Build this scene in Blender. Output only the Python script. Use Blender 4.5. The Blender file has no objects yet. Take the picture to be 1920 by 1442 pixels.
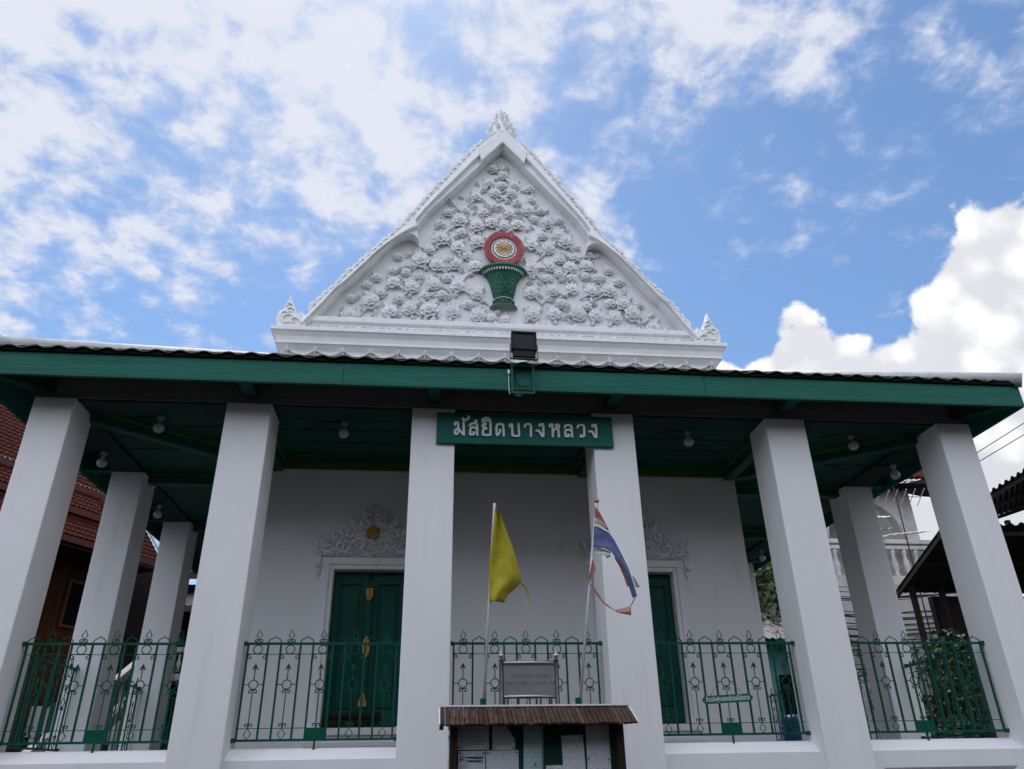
import bpy, math, random
from mathutils import Vector, Matrix
R = math.radians
random.seed(7)
scene = bpy.context.scene
COL = scene.collection

# ------------------------------------------------------------------ camera
f_px, yaw, pitch, roll = 1415.78, 0.1117, 0.4738, -0.0181
CAM = Vector((-0.6898, -9.4076, -0.2802))
fwd = Vector((math.sin(yaw)*math.cos(pitch), math.cos(yaw)*math.cos(pitch), math.sin(pitch)))
rt = Vector((math.cos(yaw), -math.sin(yaw), 0)); up = rt.cross(fwd)
r2 = rt*math.cos(roll) + up*math.sin(roll); u2 = up*math.cos(roll) - rt*math.sin(roll)
cam_d = bpy.data.cameras.new('camera'); cam = bpy.data.objects.new('camera', cam_d); COL.objects.link(cam)
cam.matrix_world = Matrix(((r2.x, u2.x, -fwd.x, CAM.x), (r2.y, u2.y, -fwd.y, CAM.y), (r2.z, u2.z, -fwd.z, CAM.z), (0, 0, 0, 1)))
cam_d.sensor_fit = 'HORIZONTAL'; cam_d.sensor_width = 36.0; cam_d.lens = f_px*36/1920
cam_d.clip_start = 0.05; cam_d.clip_end = 2000
scene.camera = cam

# ------------------------------------------------------------------ world, sun, exposure
SUN_EL, SUN_AZ = R(64), R(-14)          # azimuth from +Y (behind the building) towards +X
world = bpy.data.worlds.new('World'); scene.world = world; world.use_nodes = True
nt = world.node_tree; nt.nodes.clear()
N = nt.nodes.new; L = nt.links.new
def wmath(op, a, b=None, c=None, clamp=False):
    n = N('ShaderNodeMath'); n.operation = op; n.use_clamp = clamp
    for i, v in enumerate((a, b, c)):
        if v is None: continue
        if isinstance(v, (int, float)): n.inputs[i].default_value = v
        else: L(v, n.inputs[i])
    return n.outputs[0]
def wsmooth(x, lo, hi):
    n = N('ShaderNodeMapRange'); n.interpolation_type = 'SMOOTHSTEP'
    L(x, n.inputs[0]); n.inputs[1].default_value = lo; n.inputs[2].default_value = hi
    return n.outputs[0]
def wnoise(vec, scale, detail, rough, dist=0.0):
    n = N('ShaderNodeTexNoise'); n.noise_dimensions = '3D'
    L(vec, n.inputs['Vector']); n.inputs['Scale'].default_value = scale
    n.inputs['Detail'].default_value = detail; n.inputs['Roughness'].default_value = rough
    n.inputs['Distortion'].default_value = dist
    return n.outputs[0]
def wvec(x, y, z):
    n = N('ShaderNodeCombineXYZ')
    for i, v in enumerate((x, y, z)):
        if isinstance(v, (int, float)): n.inputs[i].default_value = v
        else: L(v, n.inputs[i])
    return n.outputs[0]
def wmix(fac, a, b):
    n = N('ShaderNodeMix'); n.data_type = 'RGBA'
    if isinstance(fac, (int, float)): n.inputs[0].default_value = fac
    else: L(fac, n.inputs[0])
    for i, v in ((6, a), (7, b)):
        if isinstance(v, tuple): n.inputs[i].default_value = (*v, 1)
        else: L(v, n.inputs[i])
    return n.outputs[2]
SKY_S = 0.14
tc = N('ShaderNodeTexCoord'); sep = N('ShaderNodeSeparateXYZ'); L(tc.outputs['Generated'], sep.inputs[0])
dx, dy, dz = sep.outputs
sky = N('ShaderNodeTexSky'); sky.sky_type = 'NISHITA'; sky.sun_disc = False
sky.sun_elevation = SUN_EL; sky.sun_rotation = SUN_AZ
sky.air_density = 1.0; sky.dust_density = 0.4; sky.ozone_density = 1.0
# high broken altocumulus: a flat layer seen in perspective
den = wmath('ADD', wmath('MAXIMUM', dz, 0.0), 0.16)
uu = wmath('DIVIDE', dx, den); vv = wmath('DIVIDE', dy, den)
lay = wvec(uu, vv, 5.3)
n_big = wnoise(lay, 3.0, 3, 0.5, 0.0)
n_cell = wnoise(lay, 14.0, 6, 0.58, 0.2)
n_mix = wmath('ADD', wmath('MULTIPLY', n_big, 0.42), wmath('MULTIPLY', n_cell, 0.58))
cov = wmath('ADD', wmath('ADD', wmath('ADD', wmath('MULTIPLY', dx, -0.40), wmath('MULTIPLY', dy, -0.70)), wmath('MULTIPLY', dz, 0.72)), 0.44)  # cover made denser behind the view, for more light on the facade
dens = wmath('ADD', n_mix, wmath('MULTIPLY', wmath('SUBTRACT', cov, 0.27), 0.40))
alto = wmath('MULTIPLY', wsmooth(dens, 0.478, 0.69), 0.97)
alto = wmath('MULTIPLY', alto, wsmooth(dz, 0.0, 0.12))
K = 1.0/SKY_S
alto_col = wmix(wsmooth(dens, 0.50, 0.66), (0.55*K, 0.63*K, 0.82*K), (0.77*K, 0.79*K, 0.88*K))
alto_col = wmix(wsmooth(dens, 0.79, 0.96), alto_col, (1.62*K, 1.74*K, 2.02*K))  # extra-bright cloud added overhead and behind, out of view, to light the facade
tint = N('ShaderNodeVectorMath'); tint.operation = 'MULTIPLY'; L(sky.outputs[0], tint.inputs[0]); tint.inputs[1].default_value = (0.80, 0.95, 1.06)
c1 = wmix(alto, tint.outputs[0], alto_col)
# cumulus bank standing along the horizon
az = wmath('ARCTAN2', dx, dy); el = wmath('ARCSINE', dz)
def bump(c, w, a): return wmath('MULTIPLY', wmath('EXPONENT', wmath('MULTIPLY', wmath('POWER', wmath('DIVIDE', wmath('SUBTRACT', az, c), w), 2.0), -1.0)), a)
H = wmath('MULTIPLY', wsmooth(az, 0.26, 0.42), 0.480)
H = wmath('ADD', H, bump(0.527, 0.042, 0.058))
H = wmath('ADD', H, wmath('MULTIPLY', wsmooth(az, 0.635, 0.80), 0.098))
H = wmath('MULTIPLY', H, wmath('SUBTRACT', 1.0, wsmooth(az, 2.2, 2.9)))
cn = wnoise(tc.outputs['Generated'], 13.0, 6, 0.55, 0.15)
vo = N('ShaderNodeTexVoronoi'); vo.feature = 'SMOOTH_F1'; vo.inputs['Scale'].default_value = 26.0
vo.inputs['Smoothness'].default_value = 0.4
L(tc.outputs['Generated'], vo.inputs['Vector'])
d = wmath('ADD', H, wmath('MULTIPLY', wmath('SUBTRACT', cn, 0.5), 0.15))
d = wmath('SUBTRACT', d, wmath('MULTIPLY', vo.outputs['Distance'], 0.035))
d = wmath('ADD', wmath('SUBTRACT', d, el), 0.016)
cum = wsmooth(d, 0.0, 0.016)
cn2 = wnoise(tc.outputs['Generated'], 9.0, 5, 0.55, 0.4)
bil = wmath('SUBTRACT', wmath('ADD', cn2, wmath('MULTIPLY', cn, 0.5)), wmath('MULTIPLY', vo.outputs['Distance'], 0.55))
shade = wmath('SUBTRACT', wmath('ADD', wsmooth(bil, 0.32, 0.62), 0.15), wmath('MULTIPLY', wsmooth(d, 0.02, 0.20), 0.35), clamp=True)
cum_col = wmix(shade, (0.70*K, 0.71*K, 0.77*K), (1.02*K, 1.02*K, 1.03*K))
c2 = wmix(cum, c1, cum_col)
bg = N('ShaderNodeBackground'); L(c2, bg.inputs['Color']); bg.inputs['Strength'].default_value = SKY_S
wo = N('ShaderNodeOutputWorld'); L(bg.outputs[0], wo.inputs['Surface'])

sun_d = bpy.data.lights.new('sun', 'SUN'); sun_d.energy = 2.2; sun_d.angle = R(0.53); sun_d.color = (1.0, 0.96, 0.90)
sun = bpy.data.objects.new('sun', sun_d); COL.objects.link(sun)
sdir = Vector((math.sin(SUN_AZ)*math.cos(SUN_EL), math.cos(SUN_AZ)*math.cos(SUN_EL), math.sin(SUN_EL)))
sun.rotation_euler = sdir.to_track_quat('Z', 'Y').to_euler(); sun.location = (0, 0, 30)
vs = scene.view_settings; vs.view_transform = 'Standard'; vs.look = 'None'; vs.exposure = 0.06; vs.gamma = 1.0
vs.use_curve_mapping = False
scene.render.engine = 'CYCLES'; world.cycles.sampling_method = 'MANUAL'; world.cycles.sample_map_resolution = 512
scene.cycles.max_bounces = 5; scene.cycles.diffuse_bounces = 3; scene.cycles.glossy_bounces = 2
scene.cycles.use_denoising = True

# ------------------------------------------------------------------ materials
MATS = {}
def mat(name, col, rough=0.7, var=0.0, vscale=3.0, bump=0.0, bscale=30.0, metal=0.0, col2=None, stretch=(1, 1, 1), spec=0.5, trans=0.0):
    m = bpy.data.materials.new(name); m.use_nodes = True; t = m.node_tree
    b = t.nodes['Principled BSDF']; b.inputs['Roughness'].default_value = rough; b.inputs['Metallic'].default_value = metal
    b.inputs['Specular IOR Level'].default_value = spec
    b.inputs['Base Color'].default_value = (*col, 1)
    if var or bump or col2:
        co = t.nodes.new('ShaderNodeTexCoord'); mp = t.nodes.new('ShaderNodeMapping'); mp.inputs['Scale'].default_value = stretch
        geo = t.nodes.new('ShaderNodeNewGeometry'); t.links.new(geo.outputs['Position'], mp.inputs['Vector'])
    if var or col2:
        n = t.nodes.new('ShaderNodeTexNoise'); n.inputs['Scale'].default_value = vscale; n.inputs['Detail'].default_value = 6
        n.inputs['Roughness'].default_value = 0.6
        t.links.new(mp.outputs[0], n.inputs['Vector'])
        rp = t.nodes.new('ShaderNodeValToRGB'); e = rp.color_ramp.elements
        c2 = col2 if col2 else tuple(max(0, c*(1-var)) for c in col)
        e[0].position = 0.32; e[0].color = (*c2, 1); e[1].position = 0.62; e[1].color = (*col, 1)
        t.links.new(n.outputs[0], rp.inputs[0]); t.links.new(rp.outputs[0], b.inputs['Base Color'])
    if bump:
        n2 = t.nodes.new('ShaderNodeTexNoise'); n2.inputs['Scale'].default_value = bscale; n2.inputs['Detail'].default_value = 5
        t.links.new(mp.outputs[0], n2.inputs['Vector'])
        bp = t.nodes.new('ShaderNodeBump'); bp.inputs['Strength'].default_value = bump; bp.inputs['Distance'].default_value = 0.02
        t.links.new(n2.outputs[0], bp.inputs['Height']); t.links.new(bp.outputs[0], b.inputs['Normal'])
    if trans:
        b.inputs['Transmission Weight'].default_value = trans
    MATS[name] = m
    return m
mat('plaster', (0.87, 0.87, 0.88), 0.75, 0.06, 1.3, 0.15, 25, stretch=(1, 1, 0.35))
def wear(name, amt):
    t = MATS[name].node_tree; b = t.nodes['Principled BSDF']; src = b.inputs['Base Color'].links[0].from_socket
    geo = t.nodes.new('ShaderNodeNewGeometry')
    def nz(sc, st, det):
        mp = t.nodes.new('ShaderNodeMapping'); mp.inputs['Scale'].default_value = st; t.links.new(geo.outputs['Position'], mp.inputs['Vector'])
        n = t.nodes.new('ShaderNodeTexNoise'); n.inputs['Scale'].default_value = sc; n.inputs['Detail'].default_value = det; t.links.new(mp.outputs[0], n.inputs['Vector']); return n.outputs[0]
    def mr(x, lo, hi):
        n = t.nodes.new('ShaderNodeMapRange'); t.links.new(x, n.inputs[0]); n.inputs[1].default_value = lo; n.inputs[2].default_value = hi; return n.outputs[0]
    def mul(a, b_):
        n = t.nodes.new('ShaderNodeMath'); n.operation = 'MULTIPLY'; t.links.new(a, n.inputs[0])
        if isinstance(b_, float): n.inputs[1].default_value = b_
        else: t.links.new(b_, n.inputs[1])
        return n.outputs[0]
    def mixc(f, a, col):
        n = t.nodes.new('ShaderNodeMix'); n.data_type = 'RGBA'; t.links.new(f, n.inputs[0]); t.links.new(a, n.inputs[6]); n.inputs[7].default_value = (*col, 1); return n.outputs[2]
    streak = mul(mul(mr(nz(7.0, (1, 1, 0.06), 4), 0.55, 0.75), mr(nz(0.9, (1, 1, 1), 3), 0.48, 0.66)), 0.30*amt)
    speck = mul(mul(mr(nz(38.0, (1, 1, 0.7), 2), 0.70, 0.76), mr(nz(1.3, (1, 1, 1), 2), 0.52, 0.60)), 0.55*amt)
    t.links.new(mixc(speck, mixc(streak, src, (0.48, 0.46, 0.42)), (0.20, 0.18, 0.16)), b.inputs['Base Color'])
wear('plaster', 1.0)
mat('stucco', (0.85, 0.86, 0.87), 0.8, 0.10, 4.0, 0.25, 40)
mat('stucco_field', (0.82, 0.83, 0.84), 0.85, 0.08, 2.0, 0.2, 30)
wear('stucco', 0.8)
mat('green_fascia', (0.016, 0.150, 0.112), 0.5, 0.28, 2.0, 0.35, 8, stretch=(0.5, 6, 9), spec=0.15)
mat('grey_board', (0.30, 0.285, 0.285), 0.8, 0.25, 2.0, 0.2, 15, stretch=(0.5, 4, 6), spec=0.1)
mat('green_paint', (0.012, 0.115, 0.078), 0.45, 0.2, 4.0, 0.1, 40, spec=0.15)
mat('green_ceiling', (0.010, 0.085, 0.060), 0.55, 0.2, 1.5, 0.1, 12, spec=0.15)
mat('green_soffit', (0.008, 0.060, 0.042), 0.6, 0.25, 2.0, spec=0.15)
mat('lime_trim', (0.085, 0.20, 0.02), 0.5, 0.2, 4.0, spec=0.15)
mat('green_iron', (0.004, 0.090, 0.056), 0.4, 0.25, 9.0, 0.15, 60, spec=0.15)
mat('green_door', (0.008, 0.085, 0.062), 0.4, 0.25, 2.5, 0.15, 20, stretch=(3, 3, 0.5), spec=0.15)
mat('green_sign', (0.012, 0.135, 0.10), 0.5, 0.2, 3.0, 0.1, 20, spec=0.15)
mat('letter_white', (0.72, 0.73, 0.75), 0.45, 0.08, 30)
mat('gold', (0.50, 0.31, 0.07), 0.45, 0.3, 25, 0.3, 90, metal=0.35)
mat('wreath_red', (0.46, 0.085, 0.105), 0.6, 0.35, 12, 0.2, 60)
mat('vase_green', (0.010, 0.15, 0.085), 0.45, 0.45, 18, 0.3, 60)
mat('black', (0.012, 0.012, 0.014), 0.4)
mat('black_metal', (0.008, 0.008, 0.009), 0.5, 0.2, 10, spec=0.12)
mat('roof_wave', (0.085, 0.10, 0.075), 0.8, 0.35, 3.0, 0.3, 40)
mat('roof_sheet', (0.36, 0.37, 0.35), 0.85, 0.25, 3.0, 0.3, 40, spec=0.1)
mat('hip_cap', (0.62, 0.64, 0.64), 0.7, 0.25, 5.0, 0.3, 30)
mat('brown_tile', (0.10, 0.055, 0.035), 0.8, 0.4, 5.0, 0.4, 30, spec=0.15)
mat('red_tile', (0.060, 0.012, 0.009), 0.8, 0.5, 6.0, 0.3, 50, spec=0.04)
mat('red_board', (0.10, 0.020, 0.018), 0.6, 0.3, 2.5, 0.1, 20)
mat('wood_wall', (0.095, 0.034, 0.013), 0.55, 0.5, 3.0, 0.2, 20, stretch=(4, 4, 0.4), spec=0.15)
mat('wood_frame', (0.16, 0.062, 0.016), 0.5, 0.3, 6.0)
mat('dark_wood', (0.028, 0.019, 0.015), 0.6, 0.4, 5.0, 0.2, 25, stretch=(5, 5, 0.5), spec=0.15)
mat('slat_a', (0.090, 0.060, 0.045), 0.65, 0.45, 9.0, 0.2, 40, spec=0.15)
mat('slat_b', (0.070, 0.042, 0.030), 0.65, 0.45, 9.0, 0.2, 40, spec=0.15)
mat('slat_c', (0.115, 0.070, 0.042), 0.65, 0.4, 9.0, 0.2, 40, spec=0.15)
mat('felt_green', (0.012, 0.055, 0.045), 0.95, 0.2, 8.0, spec=0.15)
mat('white_metal', (0.80, 0.80, 0.80), 0.4, 0.1, 10)
mat('steel', (0.42, 0.42, 0.43), 0.28, 0.15, 6.0, metal=0.9)
mat('steel_dark', (0.10, 0.10, 0.11), 0.35, 0.2, 8.0, metal=0.8)
mat('steel_panel', (0.36, 0.355, 0.355), 0.42, 0.1, 5.0, metal=0.7)
mat('blue_print', (0.07, 0.07, 0.26), 0.6)
mat('pole_white', (0.55, 0.56, 0.58), 0.45, 0.15, 12)
mat('flag_yellow', (0.40, 0.345, 0.015), 0.85, 0.22, 9.0)
mat('flag_blue', (0.105, 0.135, 0.30), 0.85, 0.3, 9.0)
mat('flag_white', (0.50, 0.48, 0.47), 0.85, 0.25, 9.0)
mat('flag_red', (0.36, 0.11, 0.10), 0.85, 0.3, 9.0)
mat('flag_pink', (0.46, 0.22, 0.21), 0.85, 0.3, 9.0)
mat('bulb', (0.66, 0.67, 0.74), 0.2, spec=0.6)
mat('socket', (0.42, 0.38, 0.37), 0.5)
mat('glass_dark', (0.01, 0.011, 0.013), 0.25, spec=0.12)
mat('concrete', (0.034, 0.033, 0.033), 0.95, 0.3, 0.8, 0.3, 20, spec=0.0)
mat('floor_tile', (0.045, 0.040, 0.038), 0.8, 0.2, 1.5, spec=0.05)
mat('old_white', (0.58, 0.57, 0.55), 0.85, 0.35, 1.6, 0.2, 20)
mat('metal_sheet', (0.055, 0.053, 0.052), 0.6, 0.4, 3.0, 0.2, 20, spec=0.15)
mat('grey_sheet', (0.22, 0.21, 0.20), 0.7, 0.4, 3.0, 0.2, 20)
mat('gap_shade', (0.012, 0.015, 0.012), 0.9, 0.3, 6.0, spec=0.05)
mat('rubber', (0.012, 0.012, 0.012), 0.5)
mat('rust', (0.10, 0.040, 0.026), 0.8, 0.5, 8.0)
mat('leaf', (0.055, 0.105, 0.020), 0.6, 0.55, 1.5)
mat('leaf_dark', (0.030, 0.065, 0.016), 0.6, 0.5, 1.5)
mat('bark', (0.085, 0.060, 0.042), 0.9, 0.4, 8.0, 0.5, 30)
mat('blue_plastic', (0.015, 0.05, 0.24), 0.4, 0.2, 5.0)
mat('turquoise', (0.16, 0.36, 0.36), 0.8, 0.3, 3.0)
mat('spire_grey', (0.16, 0.11, 0.12), 0.7, 0.4, 6.0)
def paper_mat(name, col, ink, rows, seed, tint=0.0):
    m = bpy.data.materials.new(name); m.use_nodes = True; t = m.node_tree; b = t.nodes['Principled BSDF']; b.inputs['Roughness'].default_value = 0.7
    geo = t.nodes.new('ShaderNodeNewGeometry'); sp = t.nodes.new('ShaderNodeSeparateXYZ'); t.links.new(geo.outputs['Position'], sp.inputs[0])
    def M(op, a, b_=None):
        n = t.nodes.new('ShaderNodeMath'); n.operation = op
        for i, v in enumerate((a, b_)):
            if v is None: continue
            if isinstance(v, (int, float)): n.inputs[i].default_value = v
            else: t.links.new(v, n.inputs[i])
        return n.outputs[0]
    ln = M('LESS_THAN', M('FRACT', M('MULTIPLY', sp.outputs[2], rows)), 0.34)
    cx = t.nodes.new('ShaderNodeCombineXYZ'); t.links.new(M('MULTIPLY', sp.outputs[0], 60), cx.inputs[0]); t.links.new(M('FLOOR', M('MULTIPLY', sp.outputs[2], rows)), cx.inputs[1]); cx.inputs[2].default_value = seed
    nz = t.nodes.new('ShaderNodeTexNoise'); nz.inputs['Scale'].default_value = 0.8; nz.inputs['Detail'].default_value = 2; t.links.new(cx.outputs[0], nz.inputs['Vector'])
    wd = M('MULTIPLY', ln, M('GREATER_THAN', nz.outputs[0], 0.47))
    mx = t.nodes.new('ShaderNodeMix'); mx.data_type = 'RGBA'; t.links.new(M('MULTIPLY', wd, 0.55), mx.inputs[0])
    mx.inputs[6].default_value = (*col, 1); mx.inputs[7].default_value = (*ink, 1); t.links.new(mx.outputs[2], b.inputs['Base Color'])
    MATS[name] = m
paper_mat('paper_a', (0.62, 0.64, 0.67), (0.22, 0.23, 0.27), 42, 1.3)
paper_mat('paper_b', (0.58, 0.61, 0.66), (0.16, 0.17, 0.22), 62, 4.1)
paper_mat('reflection_teal', (0.36, 0.52, 0.52), (0.24, 0.38, 0.38), 24, 7.7)  # pale teal colour stands in for a reflection in the board's glass
paper_mat('paper_c', (0.60, 0.63, 0.68), (0.34, 0.26, 0.30), 48, 9.2)

# ------------------------------------------------------------------ builders
WL = {}
class MB:
    def __init__(s): s.v = []; s.f = []
    def add(s, vs, fs):
        o = len(s.v); s.v += [tuple(v) for v in vs]; s.f += [tuple(i+o for i in q) for q in fs]; return s
    def box(s, x0, x1, y0, y1, z0, z1):
        return s.add([(x0, y0, z0), (x1, y0, z0), (x1, y1, z0), (x0, y1, z0), (x0, y0, z1), (x1, y0, z1), (x1, y1, z1), (x0, y1, z1)],
                     [(0, 3, 2, 1), (4, 5, 6, 7), (0, 1, 5, 4), (1, 2, 6, 5), (2, 3, 7, 6), (3, 0, 4, 7)])
    def beam(s, a, b, w, h):
        a = Vector(a); b = Vector(b); d = (b-a).normalized(); sd = d.cross(Vector((0, 0, 1)))
        if sd.length < 1e-3: sd = Vector((1, 0, 0))
        sd.normalize(); u = sd.cross(d); vs = []
        for p in (a, b):
            for i, j in ((-1, -1), (1, -1), (1, 1), (-1, 1)): vs.append(p + sd*(i*w/2) + u*(j*h/2))
        return s.add(vs, [(0, 1, 2, 3), (7, 6, 5, 4), (0, 4, 5, 1), (1, 5, 6, 2), (2, 6, 7, 3), (3, 7, 4, 0)])
    def tube(s, pts, r, n=6, closed=False):
        pts = [Vector(p) for p in pts]; rings = []; m = len(pts); prev = None
        for i, p in enumerate(pts):
            a = pts[(i-1) % m] if (closed or i > 0) else p
            b = pts[(i+1) % m] if (closed or i < m-1) else p
            d = (b-a).normalized()
            ref = Vector((0, 1, 0)) if abs(d.y) < 0.9 else Vector((0, 0, 1))
            sd = d.cross(ref).normalized(); u = sd.cross(d)
            rr = r[i] if isinstance(r, (list, tuple)) else r
            rings.append([p + sd*(rr*math.cos(2*math.pi*k/n)) + u*(rr*math.sin(2*math.pi*k/n)) for k in range(n)])
        vs = [v for g in rings for v in g]; fs = []
        for i in range(m if closed else m-1):
            j = (i+1) % m
            for k in range(n): fs.append((i*n+k, i*n+(k+1) % n, j*n+(k+1) % n, j*n+k))
        if not closed: fs += [tuple(range(n-1, -1, -1)), tuple((m-1)*n+k for k in range(n))]
        return s.add(vs, fs)
    def lathe(s, prof, c=(0, 0, 0), n=16, sx=1, sy=1, mod=None, half=False):
        vs = []; fs = []; m = len(prof); tot = math.pi if half else 2*math.pi; nn = n+1 if half else n
        for i, (r, z) in enumerate(prof):
            for k in range(nn):
                a = (math.pi + tot*k/n) if half else tot*k/n; q = r*(mod(i, k) if mod else 1)
                vs.append((c[0]+q*math.cos(a)*sx, c[1]+q*math.sin(a)*sy, c[2]+z))
        for i in range(m-1):
            for k in range(n):
                k2 = k+1 if half else (k+1) % n
                fs.append((i*nn+k, i*nn+k2, (i+1)*nn+k2, (i+1)*nn+k))
        if not half:
            if prof[0][0] > 1e-4: fs.append(tuple(range(nn-1, -1, -1)))
            if prof[-1][0] > 1e-4: fs.append(tuple((m-1)*nn+k for k in range(nn)))
        return s.add(vs, fs)
    def prism(s, poly, y0, y1):
        n = len(poly)
        return s.add([(x, y0, z) for x, z in poly]+[(x, y1, z) for x, z in poly],
                     [tuple(range(n)), tuple(range(2*n-1, n-1, -1))]+[(i, i+n, (i+1) % n+n, (i+1) % n) for i in range(n)])
    def grid(s, rows):
        m = len(rows[0]); vs = [v for r in rows for v in r]
        return s.add(vs, [(i*m+k, i*m+k+1, (i+1)*m+k+1, (i+1)*m+k) for i in range(len(rows)-1) for k in range(m-1)])
    def quad(s, a, b, c, d, th=0.02):
        a, b, c, d = map(Vector, (a, b, c, d)); nrm = (b-a).cross(d-a).normalized()*th
        return s.add([a, b, c, d, a+nrm, b+nrm, c+nrm, d+nrm], [(0, 3, 2, 1), (4, 5, 6, 7), (0, 1, 5, 4), (1, 2, 6, 5), (2, 3, 7, 6), (3, 0, 4, 7)])
    def mesh(s, name, m, smooth=False, off=(0, 0, 0)):
        me = bpy.data.meshes.new(name)
        me.from_pydata([(v[0]-off[0], v[1]-off[1], v[2]-off[2]) for v in s.v], [], s.f); me.update()
        me.materials.append(MATS[m] if isinstance(m, str) else m)
        if smooth:
            for p in me.polygons: p.use_smooth = True
        return me
    def build(s, name, m, parent=None, smooth=False, bevel=0.0):
        off = WL[parent.name] if parent is not None else (0, 0, 0)
        o = bpy.data.objects.new(name, s.mesh(name, m, smooth, off)); COL.objects.link(o); o.parent = parent
        WL[o.name] = off
        if bevel:
            b = o.modifiers.new('bevel', 'BEVEL'); b.width = bevel; b.segments = 2; b.limit_method = 'ANGLE'
        return o
def tag(o, label, cat, group=None):
    o['label'] = label; o['category'] = cat
    if group: o['group'] = group
    return o
def thing(name, label, cat, loc, group=None):
    o = bpy.data.objects.new(name, None); COL.objects.link(o); o.location = loc; o.empty_display_size = 0.2
    WL[o.name] = tuple(loc); return tag(o, label, cat, group)
def place(name, me, parent, loc, rot=(0, 0, 0), sc=(1, 1, 1)):
    """a piece that shares mesh data; loc is a world position (parents only translate)"""
    o = bpy.data.objects.new(name, me); COL.objects.link(o); o.parent = parent
    p = WL[parent.name] if parent is not None else (0, 0, 0)
    o.location = (loc[0]-p[0], loc[1]-p[1], loc[2]-p[2]); o.rotation_euler = rot
    o.scale = sc if isinstance(sc, tuple) else (sc, sc, sc)
    WL[o.name] = tuple(loc); return o
def struct(o): o['kind'] = 'structure'; return o
def stroke(mb, pts, w, y0, y1, n=7):
    """flat lettering stroke with round ends, in the XZ plane"""
    for i in range(len(pts)-1):
        a = Vector((pts[i][0], pts[i][1])); b = Vector((pts[i+1][0], pts[i+1][1])); t = (b-a)
        if t.length < 1e-5: continue
        t.normalize(); ang = math.atan2(t.y, t.x); poly = []
        e = i*0.00012
        for k in range(n): q = ang+math.pi/2+math.pi*k/(n-1); poly.append((a.x+w/2*math.cos(q), a.y+w/2*math.sin(q)))
        for k in range(n): q = ang-math.pi/2+math.pi*k/(n-1); poly.append((b.x+w/2*math.cos(q), b.y+w/2*math.sin(q)))
        mb.prism(poly, y0-e, y1)

GZ = -1.9
# ------------------------------------------------------------------ ground
struct(MB().box(-300, 300, -300, 300, GZ-0.3, GZ).build('ground', 'concrete'))

# ------------------------------------------------------------------ mosque
GX = 0.49
cxs = [-5.6346, -3.1692, -0.7166, 1.7707, 4.2864, 6.8653]
cw = [0.51, 0.583, 0.583, 0.583, 0.583, 0.51]
SY = 2.75
mosque = thing('mosque', 'white mosque with carved flower gable, square pillars and green verandah eaves', 'mosque', (GX, 2.3, GZ))
WXL, WXR, WY = -3.36, 4.40, 2.30
# body walls with two door openings
DC = (GX-2.085, GX+2.085)
w = MB(); xs = [WXL, DC[0]-0.555, DC[0]+0.555, DC[1]-0.555, DC[1]+0.555, WXR]
for a, b in ((0, 1), (2, 3), (4, 5)): w.box(xs[a], xs[b], WY, WY+0.25, GZ, 6.1)
for a, b in ((1, 2), (3, 4)):
    w.box(xs[a], xs[b], WY, WY+0.25, 2.50, 6.1); w.box(xs[a], xs[b], WY, WY+0.25, GZ, 0.31)
w.box(WXL, WXR, WY+0.252, 17, GZ, 6.1)
wall = w.build('wall', 'plaster', mosque)
MB().box(-5.85, 7.08, 0.20, 17, GZ, -0.14).build('floor', 'floor_tile', mosque)
# pillars
colpos = [(cxs[i], 0.0, cw[i]) for i in range(6)]
for j in (1, 2, 3, 4): colpos += [(cxs[0], SY*j, 0.51), (cxs[5], SY*j, 0.51)]
for x, y, wd in colpos:
    MB().box(x-wd/2, x+wd/2, y, y+0.582, GZ, 4.168).build('pillar', 'plaster', mosque, bevel=0.012)
# parapets with sloping sill and recessed panels
def parapet(a, b, axis):
    m = MB(); P = 0.13
    prof = [(P, -0.125), (0.37, 0.0), (0.46, 0.0), (0.46, GZ), (P+0.05, GZ)]
    def pt(t, y, z): return (t, y, z) if axis == 'x' else ((cxs[0]+0.255-y if axis == 'l' else cxs[5]-0.255+y), t, z)
    ring = [(P, GZ+0.1), (P, -0.125), (0.37, 0.0), (0.46, 0.0), (0.46, GZ+0.1)]
    vs = [pt(t, y, z) for t in (a, b) for y, z in ring]; n = len(ring)
    fs = [tuple(range(n)), tuple(range(2*n-1, n-1, -1))]+[(i, i+n, (i+1) % n+n, (i+1) % n) for i in range(1, n-1)]
    m.add(vs, fs)
    # face: stiles and rails round a sunken panel
    iz0, iz1, ia, ib, dp = GZ+0.35, -0.31, a+0.16, b-0.16, 0.035
    o = [(a, GZ+0.1), (b, GZ+0.1), (b, -0.125), (a, -0.125)]; i1 = [(ia, iz0), (ib, iz0), (ib, iz1), (ia, iz1)]; i2 = [(ia+0.04, iz0+0.04), (ib-0.04, iz0+0.04), (ib-0.04, iz1-0.04), (ia+0.04, iz1-0.04)]
    vs = [pt(t, P, z) for t, z in o]+[pt(t, P, z) for t, z in i1]+[pt(t, P+dp, z) for t, z in i2]
    fs = [(k, (k+1) % 4, (k+1) % 4+4, k+4) for k in range(4)]+[(k+4, (k+1) % 4+4, (k+1) % 4+8, k+8) for k in range(4)]+[(8, 9, 10, 11)]
    m.add(vs, fs)
    return m.build('parapet', 'plaster', mosque)
BAYS = [(cxs[i]+cw[i]/2, cxs[i+1]-cw[i+1]/2) for i in range(5)]
for a, b in BAYS: parapet(a, b, 'x')
SB = [(SY*j+0.582, SY*(j+1)) for j in range(4)]
for a, b in SB: parapet(a, b, 'l'); parapet(a, b, 'r')
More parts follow.
